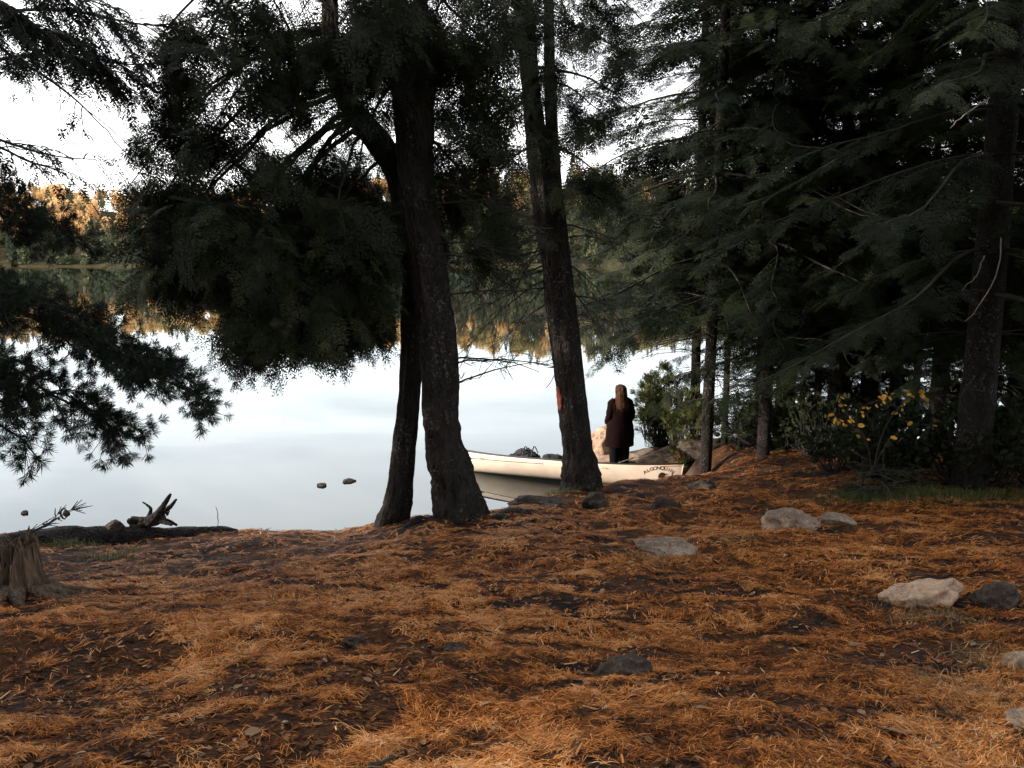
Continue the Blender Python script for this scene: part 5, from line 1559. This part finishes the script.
# small squiggle logo near the left end
v = []; fcs = []; nn = 0
for K in ([(0, 0), (.03, .06), (.05, .0), (.04, -.05), (.0, -.05)], [(.055, .0), (.09, .02), (.11, -.02), (.14, .015), (.17, -.02), (.2, .0), (.26, -.005)]):
    Pk = smooth_path(np.array(K), 20); t_ = np.gradient(Pk, axis=0); nrm = np.stack([-t_[:, 1], t_[:, 0]], -1); nrm /= np.linalg.norm(nrm, axis=1)[:, None]
    for sgn in (1, -1):
        qv = Pk + nrm * .007 * sgn; v.append(on_hull(-HL + .72 + qv[:, 0], .12 - qv[:, 1], .005))
    fcs += [(nn + i, nn + i + 1, nn + 21 + i, nn + 20 + i) for i in range(19)]; nn += 40
local(HULL, "script_logo", np.concatenate(v), fcs, M["ink"], False)

# bags inside the canoe
Mw = np.array(WM(CAN))


def canoe_pt(x, y, z): return (Mw @ np.array([x, y, z, 1]))[:3]


p = canoe_pt(-.55, 0, .2); root = empty("backpack", p, "lumpy dark rucksack lying in the canoe, larger of the two dark bags", "backpack")
m = MB(); v, f = rock_shape(.36, .22, .22, 5, 5, .35); m.add(v + p + [0, 0, .1], f); m.build("bag", M["dark_bag"], root, smooth=True)
m = MB(); v, f = rock_shape(.16, .14, .08, 9, 5, .3); m.add(v + p + [-.06, 0, .3], f); m.build("lid", M["dark_bag"], root, smooth=True)
m = MB()
for dx in (-.08, .1):
    v, f = tube(smooth_path([p + [dx - .05, -.24, .16], p + [dx, -.15, .38], p + [dx + .05, .05, .42], p + [dx + .12, .2, .25]], 14), .014, 6, flat=.5); m.add(v, f)
m.build("strap", M["strap"], root, smooth=True)
p = canoe_pt(-.02, 0, .3); root = empty("roll_bag", p, "small dark rolled bag at the right of the rucksack in the canoe", "bag")
m = MB(); t = np.linspace(0, 1, 16); v, f = tube(np.stack([p[0] - .2 + .4 * t, p[1] - .05 * t, p[2] + .13 + 0 * t], -1), .085 * (1 - .5 * np.abs(2 * t - 1) ** 5), 14, lambda th, t: 1 + .06 * np.sin(th * 3 + t * 9)); m.add(v, f); m.build("bag", M["dark_bag"], root, smooth=True)
m = MB()
for dx in (-.1, .1):
    th = np.linspace(0, 2 * PI, 20); v, f = tube(np.stack([p[0] + dx + 0 * th, p[1] - .025 + .092 * np.cos(th), p[2] + .13 + .092 * np.sin(th)], -1), .008, 5); m.add(v, f)
m.build("strap", M["strap"], root, smooth=True)

# ================================================================== person
M["skin"] = simple("skin", (0.5, 0.3, 0.22), 0.55, 0.08, 20)
M["hair"] = bark("hair", (0.04, 0.018, 0.010), (0.17, 0.08, 0.04), 0.12, 40)
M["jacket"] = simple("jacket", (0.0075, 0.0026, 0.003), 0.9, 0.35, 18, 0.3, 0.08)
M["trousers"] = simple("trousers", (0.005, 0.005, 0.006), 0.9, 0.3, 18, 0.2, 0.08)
M["boot"] = simple("boot", (0.03, 0.022, 0.016), 0.6, 0.2, 14)

pp = at(619, 465, 15.55); pp[2] = gz(pp[0], pp[1]) + .02
pz_top = at(618, 385, 15.55)[2]
HGT = pz_top - pp[2]
PERS = empty("person", pp, "person with long auburn hair and dark red jacket, standing with back turned, facing the lake", "person", rz=math.radians(14))
PERS.scale = (1.1, 1.05, 1.0)
KS = HGT / 1.66


def skin_mesh(name, verts, edges, radii, mat, parent, lvl=2):
    me = bpy.data.meshes.new(name); me.from_pydata([tuple(np.array(q) * KS) for q in verts], edges, [])
    o = bpy.data.objects.new(name, me); C.objects.link(o)
    sk = o.modifiers.new("skin", "SKIN")
    for i, r_ in enumerate(radii):
        r_ = r_ if isinstance(r_, tuple) else (r_, r_)
        me.skin_vertices[0].data[i].radius = (r_[0] * KS, r_[1] * KS)
        me.skin_vertices[0].data[i].use_root = (i == 0)
    ss_ = o.modifiers.new("sub", "SUBSURF"); ss_.levels = lvl; ss_.render_levels = lvl
    dg = bpy.context.evaluated_depsgraph_get(); dg.update()
    m2 = bpy.data.meshes.new_from_object(o.evaluated_get(dg)); m2.name = name
    bpy.data.objects.remove(o); bpy.data.meshes.remove(me)
    for p_ in m2.polygons: p_.use_smooth = True
    m2.materials.clear(); m2.materials.append(mat)
    o = bpy.data.objects.new(name, m2); C.objects.link(o); o.parent = parent
    return o


BV, BE, BR = [], [], []


def bj(p, r_, prev=None):
    BV.append(p); BR.append(r_)
    if prev is not None: BE.append((prev, len(BV) - 1))
    return len(BV) - 1


pel = bj((0, 0, .90), (.13, .10)); sp1 = bj((0, .01, 1.08), (.115, .085), pel); sp2 = bj((0, .01, 1.26), (.135, .09), sp1); nk0 = bj((0, .0, 1.38), (.06, .055), sp2)
nk = bj((0, .01, 1.44), (.048, .048), nk0); hd0 = bj((0, .02, 1.50), (.062, .07), nk); hd1 = bj((0, .022, 1.56), (.074, .088), hd0); hd2 = bj((0, .018, 1.62), (.062, .075), hd1)
ns0 = bj((0.0, .115, 1.535), .012, hd1)
for sg in (-1, 1):
    sh = bj((sg * .14, .0, 1.33), .05, sp2); el = bj((sg * .2, -.02, 1.08), .04, sh); wr = bj((sg * .20, .12, .90), .027, el); pm_ = bj((sg * .19, .165, .86), (.034, .018), wr)
    for k in range(4):
        o_ = (k - 1.5) * .017; L = (.036, .042, .04, .03)[k]
        f1 = bj((sg * (.185 + 0) + o_ * .3, .195 + .004 * k, .845 - o_), .0085, pm_); f2 = bj((sg * .182 + o_ * .3, .195 + L * .5, .825 - o_ - L * .3), .0078, f1); bj((sg * .178 + o_ * .3, .19 + L * .55, .80 - o_ - L * .5), .0065, f2)
    t1 = bj((sg * .165, .165, .87), .010, pm_); bj((sg * .15, .19, .855), .008, t1)
    hp = bj((sg * .085, 0, .84), (.085, .085), pel); kn = bj((sg * .095, .015, .47), .055, hp); an = bj((sg * .1, -.01, .085), .036, kn); bj((sg * .105, .11, .035), .034, an)
BODY = skin_mesh("body", BV, BE, BR, M["skin"], PERS)
WP = np.array(WM(PERS))


def pl(V): V = np.asarray(V, float) * KS; return V @ WP[:3, :3].T + WP[:3, 3]


def ell_loft(rows, sides=36, seed=1, fold=.03, name="part", mat=None, cap=False, folds=7):
    """rows: (cx, cy, z, rx, ry)"""
    R5 = smooth_path(np.array(rows), len(rows) * 4); th = np.linspace(0, 2 * PI, sides, endpoint=False); V = []
    for i, (cx_, cy_, z, rx, ry) in enumerate(R5):
        m_ = 1 + fold * vnoise(np.cos(th) * folds / 2, np.sin(th) * folds / 2, np.full(sides, z * 7), seed)
        V.append(np.stack([cx_ + rx * np.cos(th) * m_, cy_ + ry * np.sin(th) * m_, np.full(sides, z)], -1))
    n = len(V); ii = np.arange(n - 1)[:, None] * sides + np.arange(sides)[None]; i2 = np.arange(n - 1)[:, None] * sides + (np.arange(sides)[None] + 1) % sides
    return np.array(V).reshape(-1, 3), np.stack([ii, i2, i2 + sides, ii + sides], -1).reshape(-1, 4)


m = MB(); v, f = ell_loft([(0, .0, .47, .26, .19), (0, 0, .70, .262, .185), (0, 0, .86, .245, .175), (0, 0, .98, .225, .16), (0, .0, 1.12, .21, .15), (0, 0, 1.26, .205, .14), (0, 0, 1.34, .185, .12), (0, .0, 1.39, .12, .09), (0, .005, 1.43, .075, .07)], fold=.06); m.add(pl(v), f)
for sg in (-1, 1):
    v, f = tube(smooth_path([(sg * .10, 0, 1.37), (sg * .165, -.005, 1.30), (sg * .205, -.03, 1.09), (sg * .21, .03, .99), (sg * .2, .11, .91)], 22), np.interp(np.linspace(0, 1, 22), [0, .2, .6, 1], [.06, .072, .064, .05]), 18, lambda th, t: 1 + .07 * np.sin(t * 30 + th * 2)); m.add(pl(v), f)
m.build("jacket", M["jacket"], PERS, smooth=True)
m = MB(); v, f = ell_loft([(0, 0, .70, .165, .13), (0, 0, .82, .17, .135), (0, 0, .95, .155, .12), (0, 0, 1.02, .15, .115)]); m.add(pl(v), f)
for sg in (-1, 1):
    v, f = ell_loft([(sg * .092, -.01, .07, .078, .08), (sg * .092, 0, .2, .085, .085), (sg * .094, .01, .45, .098, .1), (sg * .09, .005, .68, .105, .11), (sg * .08, 0, .8, .1, .11)], 20, 5, .07); m.add(pl(v), f)
m.build("trousers", M["trousers"], PERS, smooth=True)
for sg in (-1, 1):
    m = MB(); v, f = ell_loft([(sg * .1, .04, -.01, .052, .14), (sg * .1, .04, .04, .053, .138), (sg * .1, .02, .08, .052, .1), (sg * .1, -.01, .13, .056, .065), (sg * .1, -.01, .17, .058, .062)], 18, 3, .01); m.add(pl(v), f)
    m.build("boot", M["boot"], PERS, smooth=True)
# hair: cap over the skull falling down the back in strands
m = MB(); th = np.linspace(0, 2 * PI, 40, endpoint=False); V = []
for (z, rx, ry, cy_) in ((1.672, .015, .02, .01), (1.66, .05, .06, .005), (1.635, .082, .095, .0), (1.59, .098, .112, -.012), (1.54, .102, .112, -.02), (1.48, .104, .106, -.032), (1.41, .112, .09, -.055), (1.33, .125, .072, -.085), (1.27, .122, .056, -.105), (1.22, .105, .045, -.112), (1.18, .075, .03, -.115), (1.15, .04, .014, -.118)):
    x = rx * np.cos(th); y = cy_ + ry * np.sin(th)
    if z < 1.63: y = np.where(np.sin(th) > .1, np.minimum(y, .045 - (1.63 - z) * .35), y)
    st_ = 1 + .05 * np.sin(th * 9 + z * 6) + .03 * np.sin(th * 17 - z * 9)
    V.append(np.stack([x * st_, cy_ + (y - cy_) * st_, np.full(40, z)], -1))
nr = len(V); ii = np.arange(nr - 1)[:, None] * 40 + np.arange(40)[None]; i2 = np.arange(nr - 1)[:, None] * 40 + (np.arange(40)[None] + 1) % 40
m.add(pl(np.array(V).reshape(-1, 3)), np.stack([ii, ii + 40, i2 + 40, i2], -1).reshape(-1, 4))
for q in range(60):
    a = rnd.uniform(-2.9, -.2); top_ = np.array([.1 * math.cos(a), -.015 + .11 * math.sin(a), 1.55]); zb = rnd.uniform(1.12, 1.22)
    v, f = tube(smooth_path([top_, top_ * [1.08, 1.1, 0] + [0, -.01, 1.42], [.12 * math.cos(a), -.1 + .05 * math.sin(a), 1.3], [.1 * math.cos(a) + rnd.uniform(-.02, .02), -.12 + .03 * math.sin(a), zb]], 10), np.linspace(.008, .002, 10), 4); m.add(pl(v), f)
m.build("hair", M["hair"], PERS, smooth=True)
m = MB()
for sg in (-1, 1):
    v, f = rock_shape(.011, .011, .011, 3, 0, 0, True); m.add(pl(v + [sg * .031, .098, 1.565]), f)
m.build("eyes", M["ink"], BODY, smooth=True)
